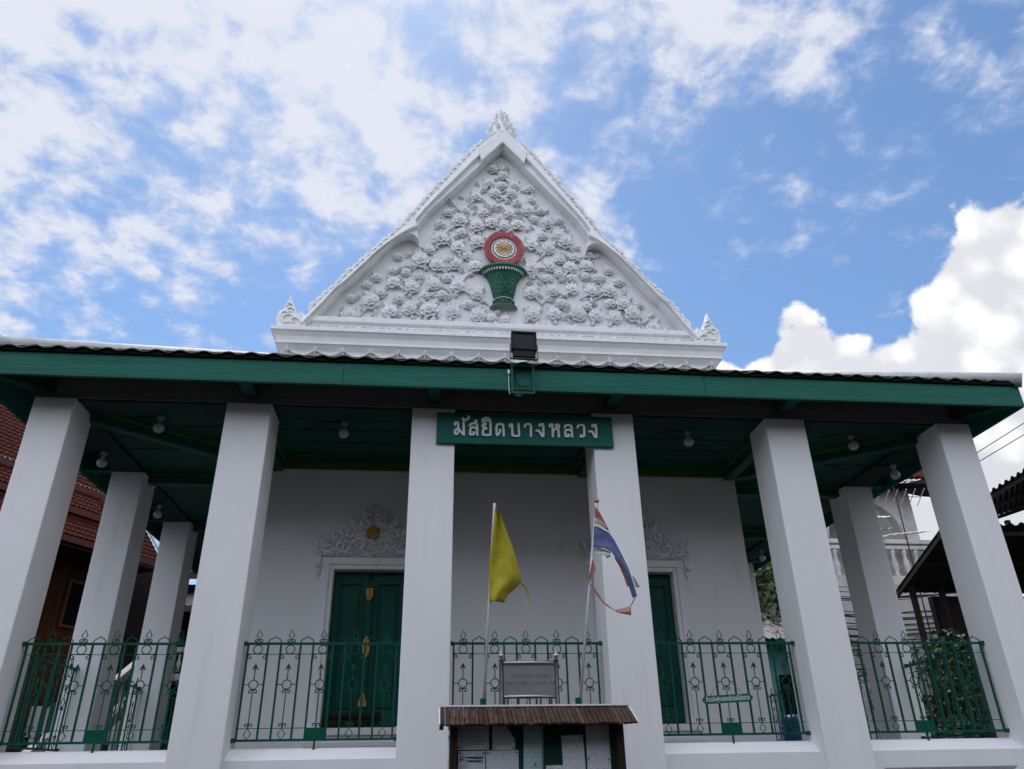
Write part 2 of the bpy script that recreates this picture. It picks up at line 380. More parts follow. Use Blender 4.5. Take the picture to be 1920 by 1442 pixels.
# architrave over the pillars: beam in one even grey, green soffit board
EL_, ER_, EF = -6.47, 7.62, -0.55
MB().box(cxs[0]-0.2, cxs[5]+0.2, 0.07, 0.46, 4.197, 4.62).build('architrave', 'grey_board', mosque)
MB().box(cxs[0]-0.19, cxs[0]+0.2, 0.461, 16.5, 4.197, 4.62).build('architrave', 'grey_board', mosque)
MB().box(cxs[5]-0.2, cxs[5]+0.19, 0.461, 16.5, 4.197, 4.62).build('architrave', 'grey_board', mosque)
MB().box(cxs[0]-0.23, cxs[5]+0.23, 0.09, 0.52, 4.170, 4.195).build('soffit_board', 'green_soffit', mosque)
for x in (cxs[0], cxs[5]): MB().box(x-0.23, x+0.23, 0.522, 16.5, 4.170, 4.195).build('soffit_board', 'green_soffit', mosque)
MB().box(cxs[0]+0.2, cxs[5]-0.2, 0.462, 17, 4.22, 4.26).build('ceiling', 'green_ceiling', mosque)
# joints between ceiling boards: thin cover battens
for k in range(3):
    MB().box(cxs[0]+0.3, cxs[5]-0.3, 0.95+0.45*k, 0.975+0.45*k, 4.208, 4.219).build('ceiling_batten', 'green_ceiling', mosque)
def ceil_beam(a, b):
    m = MB(); m.beam((a[0], a[1], 4.135), (b[0], b[1], 4.135), 0.17, 0.168); o = m.build('ceiling_beam', 'green_paint', mosque, bevel=0.02)
    dv = Vector((b[0]-a[0], b[1]-a[1], 0)).normalized(); sd = Vector((dv.y, -dv.x, 0))*0.115
    for s in (-1, 1):
        MB().beam((a[0]+s*sd.x, a[1]+s*sd.y, 4.199), (b[0]+s*sd.x, b[1]+s*sd.y, 4.199), 0.05, 0.036).build('trim', 'lime_trim', o)
for i in (1, 2, 3, 4): ceil_beam((cxs[i], 0.53), (cxs[i], 2.29))
ceil_beam((cxs[0]+0.24, 0.54), (WXL+0.02, 2.28)); ceil_beam((cxs[5]-0.24, 0.54), (WXR-0.02, 2.28))
for j in (1, 2, 3, 4):
    ceil_beam((cxs[0]+0.24, SY*j+0.29), (WXL, SY*j+0.29)); ceil_beam((WXR, SY*j+0.29), (cxs[5]-0.24, SY*j+0.29))
m = MB(); m.box(WXL-0.05, WXR+0.05, WY-0.05, WY-0.002, 4.10, 4.219); m.box(WXL-0.05, WXL-0.002, WY, 16.5, 4.10, 4.219); m.box(WXR+0.002, WXR+0.05, WY, 16.5, 4.10, 4.219)
m.build('wall_trim', 'lime_trim', mosque)
# eaves: fascia boards, brackets, soffit
for nm, bx in (('fascia_board', (EL_, -1.903, EF, EF+0.045, 4.205, 4.53)), ('fascia_board', (-1.90, 2.95, EF-0.003, EF+0.045, 4.203, 4.53)), ('fascia_board', (2.953, ER_, EF, EF+0.045, 4.206, 4.53)), ('fascia_board', (EL_, EL_+0.045, EF+0.046, 16.5, 4.205, 4.53)), ('fascia_board', (ER_-0.045, ER_, EF+0.046, 16.5, 4.205, 4.53))):
    MB().box(*bx).build(nm, 'green_fascia', mosque, bevel=0.006)
MB().box(EL_+0.02, ER_-0.02, EF-0.032, EF+0.06, 4.532, 4.602).build('eave_gap_shade', 'gap_shade', mosque)  # near-black strip paints in the shadow gap under the tiles
MB().box(EL_-0.01, ER_+0.01, EF-0.012, EF-0.001, 4.205, 4.235).build('fascia_lip', 'green_paint', mosque)
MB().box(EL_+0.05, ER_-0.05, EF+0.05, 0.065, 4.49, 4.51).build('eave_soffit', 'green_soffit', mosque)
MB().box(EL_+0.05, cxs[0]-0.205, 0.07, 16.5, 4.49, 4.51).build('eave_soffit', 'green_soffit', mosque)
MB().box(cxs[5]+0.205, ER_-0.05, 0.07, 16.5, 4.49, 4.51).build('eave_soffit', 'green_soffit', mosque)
for i in (1, 2, 3, 4): MB().box(cxs[i]-0.085, cxs[i]+0.085, EF+0.047, 0.066, 4.255, 4.48).build('eave_bracket', 'green_paint', mosque, bevel=0.01)
for (ax, ay), (bx, by) in (((EL_+0.08, EF+0.08), (cxs[0]-0.1, 0.1)), ((ER_-0.08, EF+0.08), (cxs[5]+0.1, 0.1))):
    MB().beam((ax, ay, 4.365), (bx, by, 4.365), 0.16, 0.21).build('eave_bracket', 'green_paint', mosque)
for j in (1, 2, 3, 4):
    MB().box(EL_+0.05, cxs[0]-0.21, SY*j+0.2, SY*j+0.37, 4.255, 4.48).build('eave_bracket', 'green_paint', mosque)
    MB().box(cxs[5]+0.21, ER_-0.05, SY*j+0.2, SY*j+0.37, 4.255, 4.48).build('eave_bracket', 'green_paint', mosque)
# corrugated verandah roof
RT = 0.505
def wv(t): return 0.019*math.cos(2*math.pi*t/0.295)
def rz(y): return 4.585+(y-(EF-0.06))*RT
WT = 2.2; HL = (EL_-0.04, EF-0.06); HLT = (GX-3.8, WT); HR = (ER_+0.04, EF-0.06); HRT = (GX+3.8, WT)
m = MB(); n = int((HR[0]-HL[0])/0.0369); topv = []; botv = []
rows = [[], []]
for k in range(n+1):
    x = HL[0]+(HR[0]-HL[0])*k/n
    if x < HLT[0]: ym = HL[1]+(x-HL[0])/(HLT[0]-HL[0])*(WT-HL[1])
    elif x > HRT[0]: ym = HR[1]+(HR[0]-x)/(HR[0]-HRT[0])*(WT-HR[1])
    else: ym = WT
    y0 = min(HL[1]+0.55, ym); rows[0].append((x, y0, rz(y0)+wv(x)-0.012)); rows[1].append((x, ym, rz(ym)+wv(x)-0.012))
m.grid(rows); rs = m.build('roof_sheet', 'roof_sheet', mosque, smooth=True)
so = rs.modifiers.new('thick', 'SOLIDIFY'); so.thickness = 0.012; so.offset = -1
tw = 0.59; tm = MB(); rows = [[], [], []]
for k in range(17):
    x = tw*1.03*k/16
    for r_, yy in enumerate((0.0, 0.32, 0.64)): rows[r_].append((x, yy, yy*RT+wv(x)))
tm.grid(rows); tm.grid([[(v[0], v[1], v[2]-0.014) for v in r_] for r_ in reversed(rows)])
tm.grid([[(v[0], v[1], v[2]-0.014) for v in rows[0]], rows[0]])
tme = tm.mesh('roof_tile', 'roof_wave', smooth=False)
k = 0; x = HL[0]+0.18
while x+tw < HR[0]-0.1:
    place('roof_tile', tme, mosque, (x, HL[1]+random.uniform(-0.008, 0.008), 4.585+random.uniform(-0.003, 0.003)+0.004*(k % 2)), (random.uniform(-0.006, 0.006), 0, 0)); x += tw; k += 1
for side in (-1, 1):
    ex, tx = (HL[0], HLT[0]) if side < 0 else (HR[0], HRT[0])
    m = MB(); rows = [[], []]; nn = 440
    for k in range(nn+1):
        y = HL[1]+(17-HL[1])*k/nn; fr = min(1.0, max(0.0, (y-HL[1])/(WT-HL[1]))); x1 = ex+(tx-ex)*fr
        zt = 4.585+(rz(WT)-4.585)*fr
        rows[0].append((ex, y, 4.585+wv(y)-0.01)); rows[1].append((x1, y, zt+wv(y)-0.01))
    m.grid(rows if side > 0 else rows[::-1]); o = m.build('roof_sheet', 'roof_sheet', mosque, smooth=True)
    MB().tube([(ex, HL[1], 4.60), (tx, WT, rz(WT)+0.03)], 0.105, 10).build('hip_cap', 'hip_cap', mosque, smooth=True)
# ---- gable cornice
def ring_profile(prof, y0, x0, x1, yb):
    m = MB(); rows = []
    for o, z in prof: rows.append([(x0-o, yb, z), (x0-o, y0-o, z), (x1+o, y0-o, z), (x1+o, yb, z)])
    m.grid(rows); return m
GY = 2.2
cor = ring_profile([(0.0, 5.85), (0.0, 6.02), (0.055, 6.20), (0.125, 6.29), (0.15, 6.30), (0.15, 6.335), (0.135, 6.345), (0.155, 6.43), (0.20, 6.49), (0.20, 6.505), (0.235, 6.515), (0.235, 6.585), (0.20, 6.60), (-0.12, 6.615)], GY, GX-3.8, GX+3.8, 3.2).build('cornice', 'stucco', mosque)
MB().box(GX-3.66, GX+3.66, 2.13, 3.0, 6.60, 6.76).build('cornice_band', 'stucco', mosque)
ring_profile([(0.0, 6.755), (0.03, 6.77), (0.055, 6.78), (0.06, 6.86), (0.03, 6.885), (-0.1, 6.90)], 2.13, GX-3.50, GX+3.50, 2.9).build('cornice_ledge', 'stucco', mosque)
# garlands on the sloping frieze
def fr_y(z): return GY-0.055*min(1, max(0, (z-6.02)/0.18))-0.07*min(1, max(0, (z-6.20)/0.09))
gm = MB(); prev = None; q = 0.49
pts = []
for k in range(15):
    t = k/14; x = -q/2+q*t; z = 6.235-0.115*math.sin(math.pi*t); pts.append((x, z))
for i, (x, z) in enumerate(pts):
    rr = 0.020+0.012*math.sin(math.pi*i/14); gm.lathe([(0, -rr), (rr*0.8, -rr*0.6), (rr, 0), (rr*0.8, rr*0.6), (0, rr)], (x, fr_y(z)-GY-0.012, z-6.2), 6)
gme = gm.mesh('garland', 'stucco', True)
gf = MB()
for a, l in ((0, 0.15), (-0.7, 0.10), (0.7, 0.10), (-1.5, 0.075), (1.5, 0.075), (3.14, 0.10)):
    pa = (math.sin(a)*l, math.cos(a)*l); sd = (math.cos(a)*0.026, -math.sin(a)*0.026)
    gf.add([(0, -0.045, 0), (pa[0]*0.5+sd[0], 0.0, pa[1]*0.5+sd[1]), (pa[0], -0.01, pa[1]), (pa[0]*0.5-sd[0], 0.0, pa[1]*0.5-sd[1]), (pa[0]*0.5, -0.045, pa[1]*0.5)], [(0, 1, 4), (1, 2, 4), (2, 3, 4), (3, 0, 4)])
gfe = gf.mesh('garland_knot', 'stucco')
for k in range(16):
    x = GX-3.8+0.06+q/2+(7.48-q)*k/15
    place('garland', gme, cor, (x, GY, 6.2), sc=(1, 1, random.uniform(0.92, 1.08)))
for k in range(17):
    x = GX-3.8+0.06+7.48*k/16; place('garland_knot', gfe, cor, (x, fr_y(6.2)-0.012, 6.19), (0.28, random.uniform(-0.05, 0.05), 0), random.uniform(0.7, 0.85))
# small scroll ornaments on the upper band
bm_ = MB(); bm_.tube([(0.055*math.cos(a*0.55)*(1-a*0.07), -0.014, 0.05*math.sin(a*0.55)*(1-a*0.07)) for a in range(10)], 0.016, 5)
bm_.add([(-0.06, 0, -0.05), (0.0, -0.03, 0.0), (0.075, -0.004, 0.055), (0.02, 0, -0.04)], [(0, 3, 1), (3, 2, 1), (2, 0, 1)])
bme = bm_.mesh('band_scroll', 'stucco', True)
band = [o for o in COL.objects if o.name.startswith('cornice_band')][0]
for k in range(48):
    x = GX-3.55+7.1*k/47; place('band_scroll', bme, band, (x, 2.128, 6.675), (0, random.uniform(-0.25, 0.25), 0), (0.95 if k % 2 else -0.95, 1, 0.9))

# ---- tympanum and bargeboards
OU = [(-0.03, 11.50), (-0.37, 11.20), (-0.68, 10.76), (-1.25, 9.91), (-1.60, 9.35), (-1.84, 8.96)]
IU = [(0.0, 11.10), (-0.22, 10.86), (-0.47, 10.55), (-1.02, 9.85), (-1.45, 9.32), (-1.66, 8.93)]
OL = [(-1.70, 9.18), (-1.90, 8.90), (-2.16, 8.58), (-2.41, 8.27), (-2.62, 8.00), (-2.83, 7.73), (-2.98, 7.53), (-3.13, 7.34), (-3.26, 7.16), (-3.37, 7.00), (-3.47, 6.86), (-3.58, 6.70)]
IL = [(-1.60, 8.62), (-1.69, 8.74), (-1.80, 8.77), (-1.94, 8.71), (-2.14, 8.51), (-2.53, 7.98), (-2.81, 7.62), (-2.95, 7.50), (-3.09, 7.24), (-3.21, 7.05), (-3.34, 6.86), (-3.45, 6.70)]
def resample(P, n):
    P = [Vector((p[0], p[1])) for p in P]; ds = [0]
    for i in range(1, len(P)): ds.append(ds[-1]+(P[i]-P[i-1]).length)
    out = []
    for k in range(n):
        t = ds[-1]*k/(n-1); i = max(j for j in range(len(P)) if ds[j] <= t+1e-9); i = min(i, len(P)-2)
        out.append(P[i].lerp(P[i+1], (t-ds[i])/(ds[i+1]-ds[i])))
    return out
tri = [(GX+p[0], p[1]) for p in OU+OL[1:]]; trr = [(2*GX-x, z) for x, z in tri][::-1]
gable = MB().prism(tri[::-1]+trr[::-1][1:] if False else [(x, z) for x, z in tri]+[(x, z) for x, z in trr], 2.30, 2.55).build('gable', 'stucco_field', mosque)
PS = [(0, -0.30), (0.0, 0.12), (0.03, 0.165), (0.46, 0.185), (0.50, 0.17), (0.54, 0.11), (0.80, 0.095), (0.84, 0.125), (0.94, 0.125), (0.97, 0.085), (1.0, 0.06), (1.0, -0.11)]
boards = []
for side in (-1, 1):
    for O, I, n, dd in ((OU, IU, 14, 0.0), (OL, IL, 34, 0.012)):
        a = resample(O, n) if O is OU else [Vector(p) for p in O]; b = resample(I, n) if O is OU else [Vector(p) for p in I]
        if O is OL:
            # refine both edges with the same parameter
            def ref(P):
                out = []
                for i in range(len(P)-1):
                    for k in range(3):
                        t = k/3; p0 = P[max(i-1, 0)]; p1 = P[i]; p2 = P[i+1]; p3 = P[min(i+2, len(P)-1)]
                        out.append(0.5*((2*p1)+(p2-p0)*t+(2*p0-5*p1+4*p2-p3)*t*t+(3*p1-p0-3*p2+p3)*t**3))
                return out+[P[-1]]
            a = ref(a); b = ref(b)
        m = MB(); rows = []
        for s_, dep in PS:
            row = []
            for p, q_ in zip(a, b):
                c = p.lerp(q_, s_); row.append((GX-side*c.x, 2.2-dep-dd, c.y))
            rows.append(row)
        m.grid(rows if side > 0 else rows[::-1])
        # closed ends
        for e in (0, -1):
            ring = [rw[e] for rw in rows]; m.add(ring, [tuple(range(len(ring)))])
        boards.append((side, m.build('bargeboard', 'stucco', mosque)))
# cap plate over the apex joint
MB().prism([(GX-0.50, 10.95), (GX-0.43, 10.62), (GX, 11.16), (GX+0.43, 10.62), (GX+0.50, 10.95), (GX+0.06, 11.50), (GX-0.06, 11.50)], 1.985, 2.10).build('apex_plate', 'stucco', mosque, bevel=0.02)
# crest leaves running up the outer edges
cm = MB(); ol = [(-0.085, -0.03), (-0.045, -0.03), (-0.035, 0.035), (0.0, 0.065), (0.04, 0.03), (0.045, -0.03), (0.085, -0.03), (0.09, 0.06), (0.065, 0.10), (0.075, 0.145), (0.035, 0.135), (0.0, 0.15), (-0.03, 0.13), (-0.075, 0.115), (-0.085, 0.05)]
cm.prism(ol, -0.05, 0.05); cm.lathe([(0, -0.03), (0.028, -0.015), (0.028, 0.015), (0, 0.03)], (0.0, -0.05, 0.10), 7)
cm.tube([(-0.06, -0.055, 0.02), (-0.05, -0.065, 0.08), (-0.01, -0.06, 0.115)], 0.014, 5); cm.tube([(0.06, -0.055, 0.02), (0.055, -0.065, 0.07), (0.03, -0.06, 0.11)], 0.014, 5)
cme = cm.mesh('crest_leaf', 'stucco')
for side in (-1, 1):
    path = resample([(-0.30, 11.27)]+OU[2:5]+OL[1:-2], 34)
    bl = [b for s, b in boards if s == side]
    for i in range(33):
        p = path[i]; q_ = path[i+1]; c = (p+q_)/2; tx, tz = (q_-p).normalized()
        nx, nz_ = tz, -tx      # outward (left and up for the left slope)
        if nz_ < 0: nx, nz_ = -nx, -nz_
        ang = math.atan2(nx, nz_)
        place('crest_leaf', cme, bl[0] if c.y > 9.1 else bl[1], (GX-side*c.x, 2.20, c.y), (0, -ang*side, random.uniform(-0.12, 0.12)), (random.uniform(1.0, 1.12), 1, random.uniform(1.05, 1.3)))
# petals and leaves
def petal(mb, ang, r0, r1, w_, h0, h1, tip):
    rows = []
    for i, t in enumerate((0, 0.35, 0.7, 1.0)):
        r_ = r0+(r1-r0)*t; hw = w_*(0.45, 0.95, 1.0, 0.45)[i]; h = h0+(h1-h0)*t-(tip if i == 3 else 0); row = []
        for s in (-1, -0.4, 0.4, 1):
            a_ = r_; b_ = hw*s; hh = h+0.22*w_*(abs(s) > 0.9)
            row.append((a_*math.sin(ang)+b_*math.cos(ang), -hh, a_*math.cos(ang)-b_*math.sin(ang)))
        rows.append(row)
    mb.grid(rows)
flowers = []
for v in range(3):
    fm = MB(); n = (6, 7, 5)[v]
    for k in range(n): petal(fm, 2*math.pi*k/n, 0.03, 0.150, 0.074, 0.045, 0.070, 0.03)
    for k in range(n): petal(fm, 2*math.pi*(k+0.5)/n, 0.01, 0.105, 0.055, 0.085, 0.120, 0.025)
    for k in range(4): petal(fm, 2*math.pi*(k+0.2)/4, 0.0, 0.055, 0.034, 0.125, 0.155, 0.01)
    fm.lathe([(0.085, 0), (0.085, 0.05), (0, 0.11)], (0, 0, 0), 8)
    fm.v = fm.v[:]  # stem base below uses lathe about z; turn it to face out
    base = len(fm.v)-3*8
    for i in range(base, len(fm.v)): x, y, z = fm.v[i]; fm.v[i] = (x, -z, y)
    fm.lathe([(0, -0.035), (0.025, -0.02), (0.034, 0.0), (0.025, 0.022), (0, 0.035)], (0, -0.15, 0), 8)
    flowers.append(fm.mesh('flower', 'stucco', True))
def leaf_mesh(name, m_, lob, L_=0.24, W_=0.085, curl=0.05):
    mb = MB(); nst = 2*lob+1; spine = []; le = []; ri = []
    for i in range(nst+1):
        t = i/nst; wdt = W_*math.sin(math.pi*min(0.97, 0.12+0.86*t))**0.8*(1.0 if i % 2 else 0.62); h = 0.035+0.045*math.sin(math.pi*t)+curl*t*t
        spine.append((0, -h-0.012, L_*t)); e = 0.01+curl*t*t*0.9
        le.append((-wdt, -e, L_*t+(0.018 if i % 2 else -0.012))); ri.append((wdt, -e, L_*t+(0.018 if i % 2 else -0.012)))
    le[-1] = ri[-1] = (0, -curl-0.01, L_*1.06)
    mb.grid([le, spine, ri]); return mb.mesh(name, m_)
leaves = [leaf_mesh('leaf', 'stucco', 3, 0.185, 0.072, 0.025), leaf_mesh('leaf', 'stucco', 4, 0.205, 0.082, 0.04), leaf_mesh('leaf', 'stucco', 2, 0.155, 0.062, 0.015)]
FL = [(0.03, 10.51), (-0.14, 10.04), (-0.26, 10.29), (-0.84, 9.29), (-1.2, 8.82), (-1.56, 8.30), (-1.25, 8.21), (-0.89, 8.25), (-0.86, 8.64), (-0.50, 8.80), (-0.53, 8.22), (-2.03, 7.77), (-1.69, 7.69), (-1.29, 7.77), (-0.85, 7.75), (-0.50, 7.6), (-2.42, 7.33), (-2.06, 7.14), (-1.72, 7.22), (-1.36, 7.2), (-0.93, 7.2), (-0.47, 7.14), (-2.78, 7.03), (0.03, 7.07), (-0.22, 9.28), (0.02, 9.22), (-0.52, 9.92), (-0.50, 9.18),
      (0.19, 10.06), (0.25, 10.27), (0.51, 9.64), (0.88, 9.36), (0.55, 8.79), (0.88, 8.72), (1.22, 8.91), (1.29, 8.30), (1.61, 8.36), (0.88, 8.30), (0.54, 8.24), (0.52, 7.68), (0.93, 7.75), (1.3, 7.80), (1.66, 7.78), (2.0, 7.80), (0.93, 7.24), (0.53, 7.2), (1.38, 7.26), (1.72, 7.24), (2.07, 7.22), (2.42, 7.30), (2.79, 7.03), (2.26, 7.52), (1.1, 9.04), (0.30, 9.26)]
TY = 2.299
big = {(-0.84, 9.29), (-1.2, 8.82), (-1.56, 8.30), (-2.42, 7.33), (2.0, 7.80), (-1.36, 7.2), (1.38, 7.26), (2.42, 7.30), (1.22, 8.91)}
stems = MB()
for i, (x, z) in enumerate(FL):
    s = random.uniform(0.86, 1.0)*(1.15 if (x, z) in big else 1.0)*(0.8 if z > 9.9 or abs(x) < 0.1 else 1.0)
    place('flower', flowers[i % 3], gable, (GX+x, TY-0.02, z), (random.uniform(-0.15, 0.05), random.uniform(0, 6.28), random.uniform(-0.1, 0.1)), (s, s*0.75, s))
    fan = (-0.55, 0.0, 0.55) if i % 3 else (-0.8, -0.25, 0.3, 0.85)
    for a in fan: place('leaf', leaves[random.randrange(3)], gable, (GX+x+math.sin(a)*0.08*s, TY, z+0.06*s), (random.uniform(-0.1, 0.15), a+random.uniform(-0.2, 0.2), 0), (s*0.92, s*0.65, s*random.uniform(0.8, 1.05)))
    sg = 1 if x > 0 else -1
    a = math.pi+sg*random.choice((0.75, -0.65))+random.uniform(-0.2, 0.2)
    ln = random.uniform(0.28, 0.42); ex, ez = x+math.sin(a)*ln, z+math.cos(a)*ln
    if ez > 6.98: MB().tube([(GX+x, TY-0.03, z), (GX+(x+ex)/2+0.02, TY-0.035, (z+ez)/2), (GX+ex, TY-0.015, ez)], (0.026, 0.022, 0.014), 6).build('stem', 'stucco', gable, True)
    a2 = random.uniform(1.9, 4.4); place('leaf', leaves[2], gable, (GX+x+math.sin(a2)*0.12, TY, z+math.cos(a2)*0.12), (0.05, a2, 0), s*0.85)
# fringe of leaves along the base, leaf sprays in the gaps
for k in range(26):
    x = -3.0+6.0*k/25; place('leaf', leaves[k % 3], gable, (GX+x, TY, 6.89), (random.uniform(-0.15, 0.1), random.uniform(-0.5, 0.5), 0), random.uniform(0.75, 1.0))
EDGE = [(6.9, 3.3), (7.24, 3.07), (7.62, 2.79), (7.98, 2.50), (8.51, 2.10), (8.75, 1.62), (9.32, 1.43), (9.85, 1.0), (10.55, 0.46), (11.1, 0.0)]
def edge(z):
    for (a, b), (c, d_) in zip(EDGE, EDGE[1:]):
        if a <= z <= c: return b+(d_-b)*(z-a)/(c-a)
    return 0
def inside(x, z): return z > 7.0 and abs(x) < edge(z)-0.16
cnt = 0
tries = 0
small = []
for _ in range(4000):
    x = random.uniform(-3, 3); z = random.uniform(7.05, 10.7)
    if len(small) < 46 and abs(x) < edge(z)-0.17 and min((x-a)**2+(z-b)**2 for a, b in FL+small) > 0.058 and not (abs(x) < 0.6 and 7.2 < z < 9.15): small.append((x, z))
for i, (x, z) in enumerate(small): place('flower', flowers[i % 3], gable, (GX+x, TY-0.01, z), (random.uniform(-0.2, 0.05), random.uniform(0, 6.28), 0), random.uniform(0.6, 0.75))
while cnt < 120:
    x = random.uniform(-3, 3); z = random.uniform(7.05, 10.9)
    if not inside(x, z) or min((x-a)**2+(z-b)**2 for a, b in FL) < 0.040 or (abs(x) < 0.52 and 7.25 < z < 9.1): continue
    cnt += 1; place('leaf', leaves[random.randrange(3)], gable, (GX+x, TY, z), (random.uniform(-0.1, 0.2), random.uniform(-2.2, 2.2), 0), random.uniform(0.55, 0.95))
for a in (-0.6, 0, 0.6): place('leaf', leaves[1], gable, (GX, TY, 10.62), (0, a, 0), 1.0)
# medallion and basket vase
MZ = 8.62; MX = GX+0.015
med = MB().tube([(MX+0.31*math.sin(a), TY-0.05, MZ+0.31*math.cos(a)) for a in [2*math.pi*k/40 for k in range(40)]], 0.062, 8, True).build('wreath', 'wreath_red', gable, True)
pm = MB()
petal(pm, 0, 0.0, 0.085, 0.026, 0.03, 0.06, 0.02); pme = pm.mesh('wreath_petal', 'wreath_red', True)
for rr, nn, o in ((0.315, 40, 0.0), (0.285, 34, 0.5), (0.25, 30, 0.2)):
    for k in range(nn):
        a = 2*math.pi*(k+o)/nn; place('wreath_petal', pme, med, (MX+rr*math.sin(a), TY-0.085+(0.315-rr)*0.1, MZ+rr*math.cos(a)), (0, a+0.45, 0), 1.0)
def disc(r_, y, name, m_, par, n=40): return MB().prism([(MX+r_*math.cos(2*math.pi*k/n), MZ+r_*math.sin(2*math.pi*k/n)) for k in range(n)], y, TY).build(name, m_, par)
disc(0.245, TY-0.10, 'medallion_rim', 'stucco', gable); disc(0.222, TY-0.106, 'medallion_ring', 'black', gable); disc(0.200, TY-0.112, 'medallion_disc', 'stucco', gable)
gr = MB()
for k in range(12):
    a = 2*math.pi*k/12
    gr.tube([(MX+r_*math.sin(a+b), TY-0.118, MZ+r_*math.cos(a+b)) for r_, b in ((0.02, 0), (0.09, 0.20), (0.155, 0.14), (0.17, 0.0), (0.155, -0.14), (0.09, -0.20), (0.02, 0))], 0.0075, 5)
gr.lathe([(0, -0.03), (0.03, -0.01), (0.03, 0.01), (0, 0.03)], (MX, TY-0.116, MZ), 10)
gr.build('medallion_rosette', 'gold', gable)
vp = [(0.262, 7.315), (0.25, 7.345), (0.20, 7.39), (0.14, 7.43), (0.135, 7.455), (0.160, 7.475), (0.160, 7.495), (0.185, 7.55), (0.212, 7.66), (0.232, 7.76), (0.262, 7.87), (0.312, 7.98), (0.392, 8.07)]
vase = MB().lathe(vp, (GX, TY, 0), 40, 1, 0.75, mod=lambda i, k: 1.0+0.02*((i+k) % 2)*(i > 6), half=True).build('vase', 'vase_green', gable)
MB().lathe([(0.388, 8.065), (0.445, 8.075), (0.465, 8.11), (0.445, 8.14), (0.36, 8.14)], (GX, TY, 0), 40, 1, 0.75, half=True).build('vase_rim', 'vase_green', vase, True)
tz_ = MB()
for k in range(22):
    a = math.pi+math.pi*(k+0.5)/22; ax, ay = 0.398*math.cos(a), 0.398*0.75*math.sin(a); w_ = 0.024
    tz_.add([(GX+ax-w_*abs(math.sin(a))-0.003, TY+ay-0.006, 8.066), (GX+ax+w_*abs(math.sin(a))+0.003, TY+ay-0.006, 8.066), (GX+ax*0.965, TY+ay*0.965-0.006, 8.005)], [(0, 2, 1)])
tz_.build('vase_trim', 'stucco', vase)
for z0, r0 in ((7.452, 0.142), (7.502, 0.172)): MB().lathe([(r0, z0-0.008), (r0+0.012, z0), (r0, z0+0.008)], (GX, TY, 0), 30, 1, 0.75, half=True).build('vase_band', 'stucco', vase, True)
vl = leaf_mesh('vase_leaf', 'vase_green', 2, 0.10, 0.035, 0.03)
for k in range(9):
    a = math.pi+math.pi*(k+0.5)/9; place('vase_leaf', vl, vase, (GX+0.20*math.cos(a), TY+0.15*math.sin(a), 7.43), (0.5, math.pi+math.cos(a)*0.6, 0), (0.9, 0.7, 0.9))
# rows of scale leaves woven round the basket
for row in range(5):
    z = 7.56+0.09*row; r0 = (0.190, 0.208, 0.224, 0.246, 0.282)[row]
    for k in range(9):
        a = math.pi+math.pi*(k+0.5+(row % 2)*0.5)/9.5
        if a > 2*math.pi: continue
        place('vase_leaf', vl, vase, (GX+r0*math.cos(a), TY+r0*0.75*math.sin(a), z), (0.12, math.cos(a)*0.15, -math.cos(a)*0.9), (0.8, 0.45, 0.9))
# apex finial
fin = MB().lathe([(0.25, 11.40), (0.28, 11.47), (0.25, 11.55), (0.21, 11.62), (0.215, 11.70), (0.17, 11.80), (0.13, 11.87), (0.115, 11.93), (0.15, 12.00), (0.14, 12.06), (0.08, 12.12), (0.06, 12.17), (0.045, 12.22), (0.02, 12.28), (0.0, 12.38)], (GX, 2.18, 0), 14, 1, 0.75).build('apex_finial', 'stucco', mosque, True)
fl2 = leaf_mesh('finial_leaf', 'stucco', 2, 0.20, 0.075, 0.05)
for z, r_, n, s in ((11.52, 0.24, 9, 1.0), (11.48, 0.20, 8, -1.0), (11.66, 0.19, 8, 0.95), (11.82, 0.14, 7, 0.85), (11.96, 0.11, 7, 0.75), (12.08, 0.07, 6, 0.6)):
    for k in range(n):
        a = 2*math.pi*(k+0.25)/n
        place('finial_leaf', fl2, fin, (GX+r_*math.cos(a), 2.18+0.75*r_*math.sin(a), z), (0.10 if s > 0 else 3.0, 0, a+math.pi/2), abs(s)*0.8)
# flame finials at the two foot corners
NG = [(-3.95, 6.62), (-3.99, 6.78), (-3.97, 6.92), (-3.88, 6.98), (-3.87, 7.08), (-3.83, 7.12), (-3.80, 7.30), (-3.75, 7.13), (-3.70, 7.05), (-3.69, 6.94), (-3.62, 6.90), (-3.55, 6.97), (-3.56, 6.82), (-3.47, 6.72), (-3.47, 6.62)]
for side in (-1, 1):
    ng = MB().prism([(GX-side*x, z) for x, z in NG], 2.06, 2.24).build('flame_finial', 'stucco', mosque, bevel=0.02)
    for c, r_ in (((-3.80, 6.76), 0.13), ((-3.68, 6.74), 0.08), ((-3.86, 6.86), 0.08), ((-3.77, 6.95), 0.07), ((-3.80, 7.06), 0.045)):
        MB().tube([(GX-side*(c[0]+r_*(1-t*0.05)*math.cos(t*0.45)), 2.05, c[1]+r_*(1-t*0.05)*math.sin(t*0.45)) for t in range(13)], 0.02, 5).build('flame_scroll', 'stucco', ng, True)
# steep main roof behind the gable
m = MB()
for side in (-1, 1):
    pr_ = [(0, 11.05), (-1.66, 8.75), (-2.5, 7.6), (-3.4, 6.55), (-3.98, 6.10)]
    m.grid([[(GX+side*x, y, z) for x, z in pr_] for y in (2.56, 17)] if side > 0 else [[(GX+side*x, y, z) for x, z in pr_] for y in (17, 2.56)])
o = m.build('main_roof', 'brown_tile', mosque); so = o.modifiers.new('thick', 'SOLIDIFY'); so.thickness = 0.12; so.offset = 0

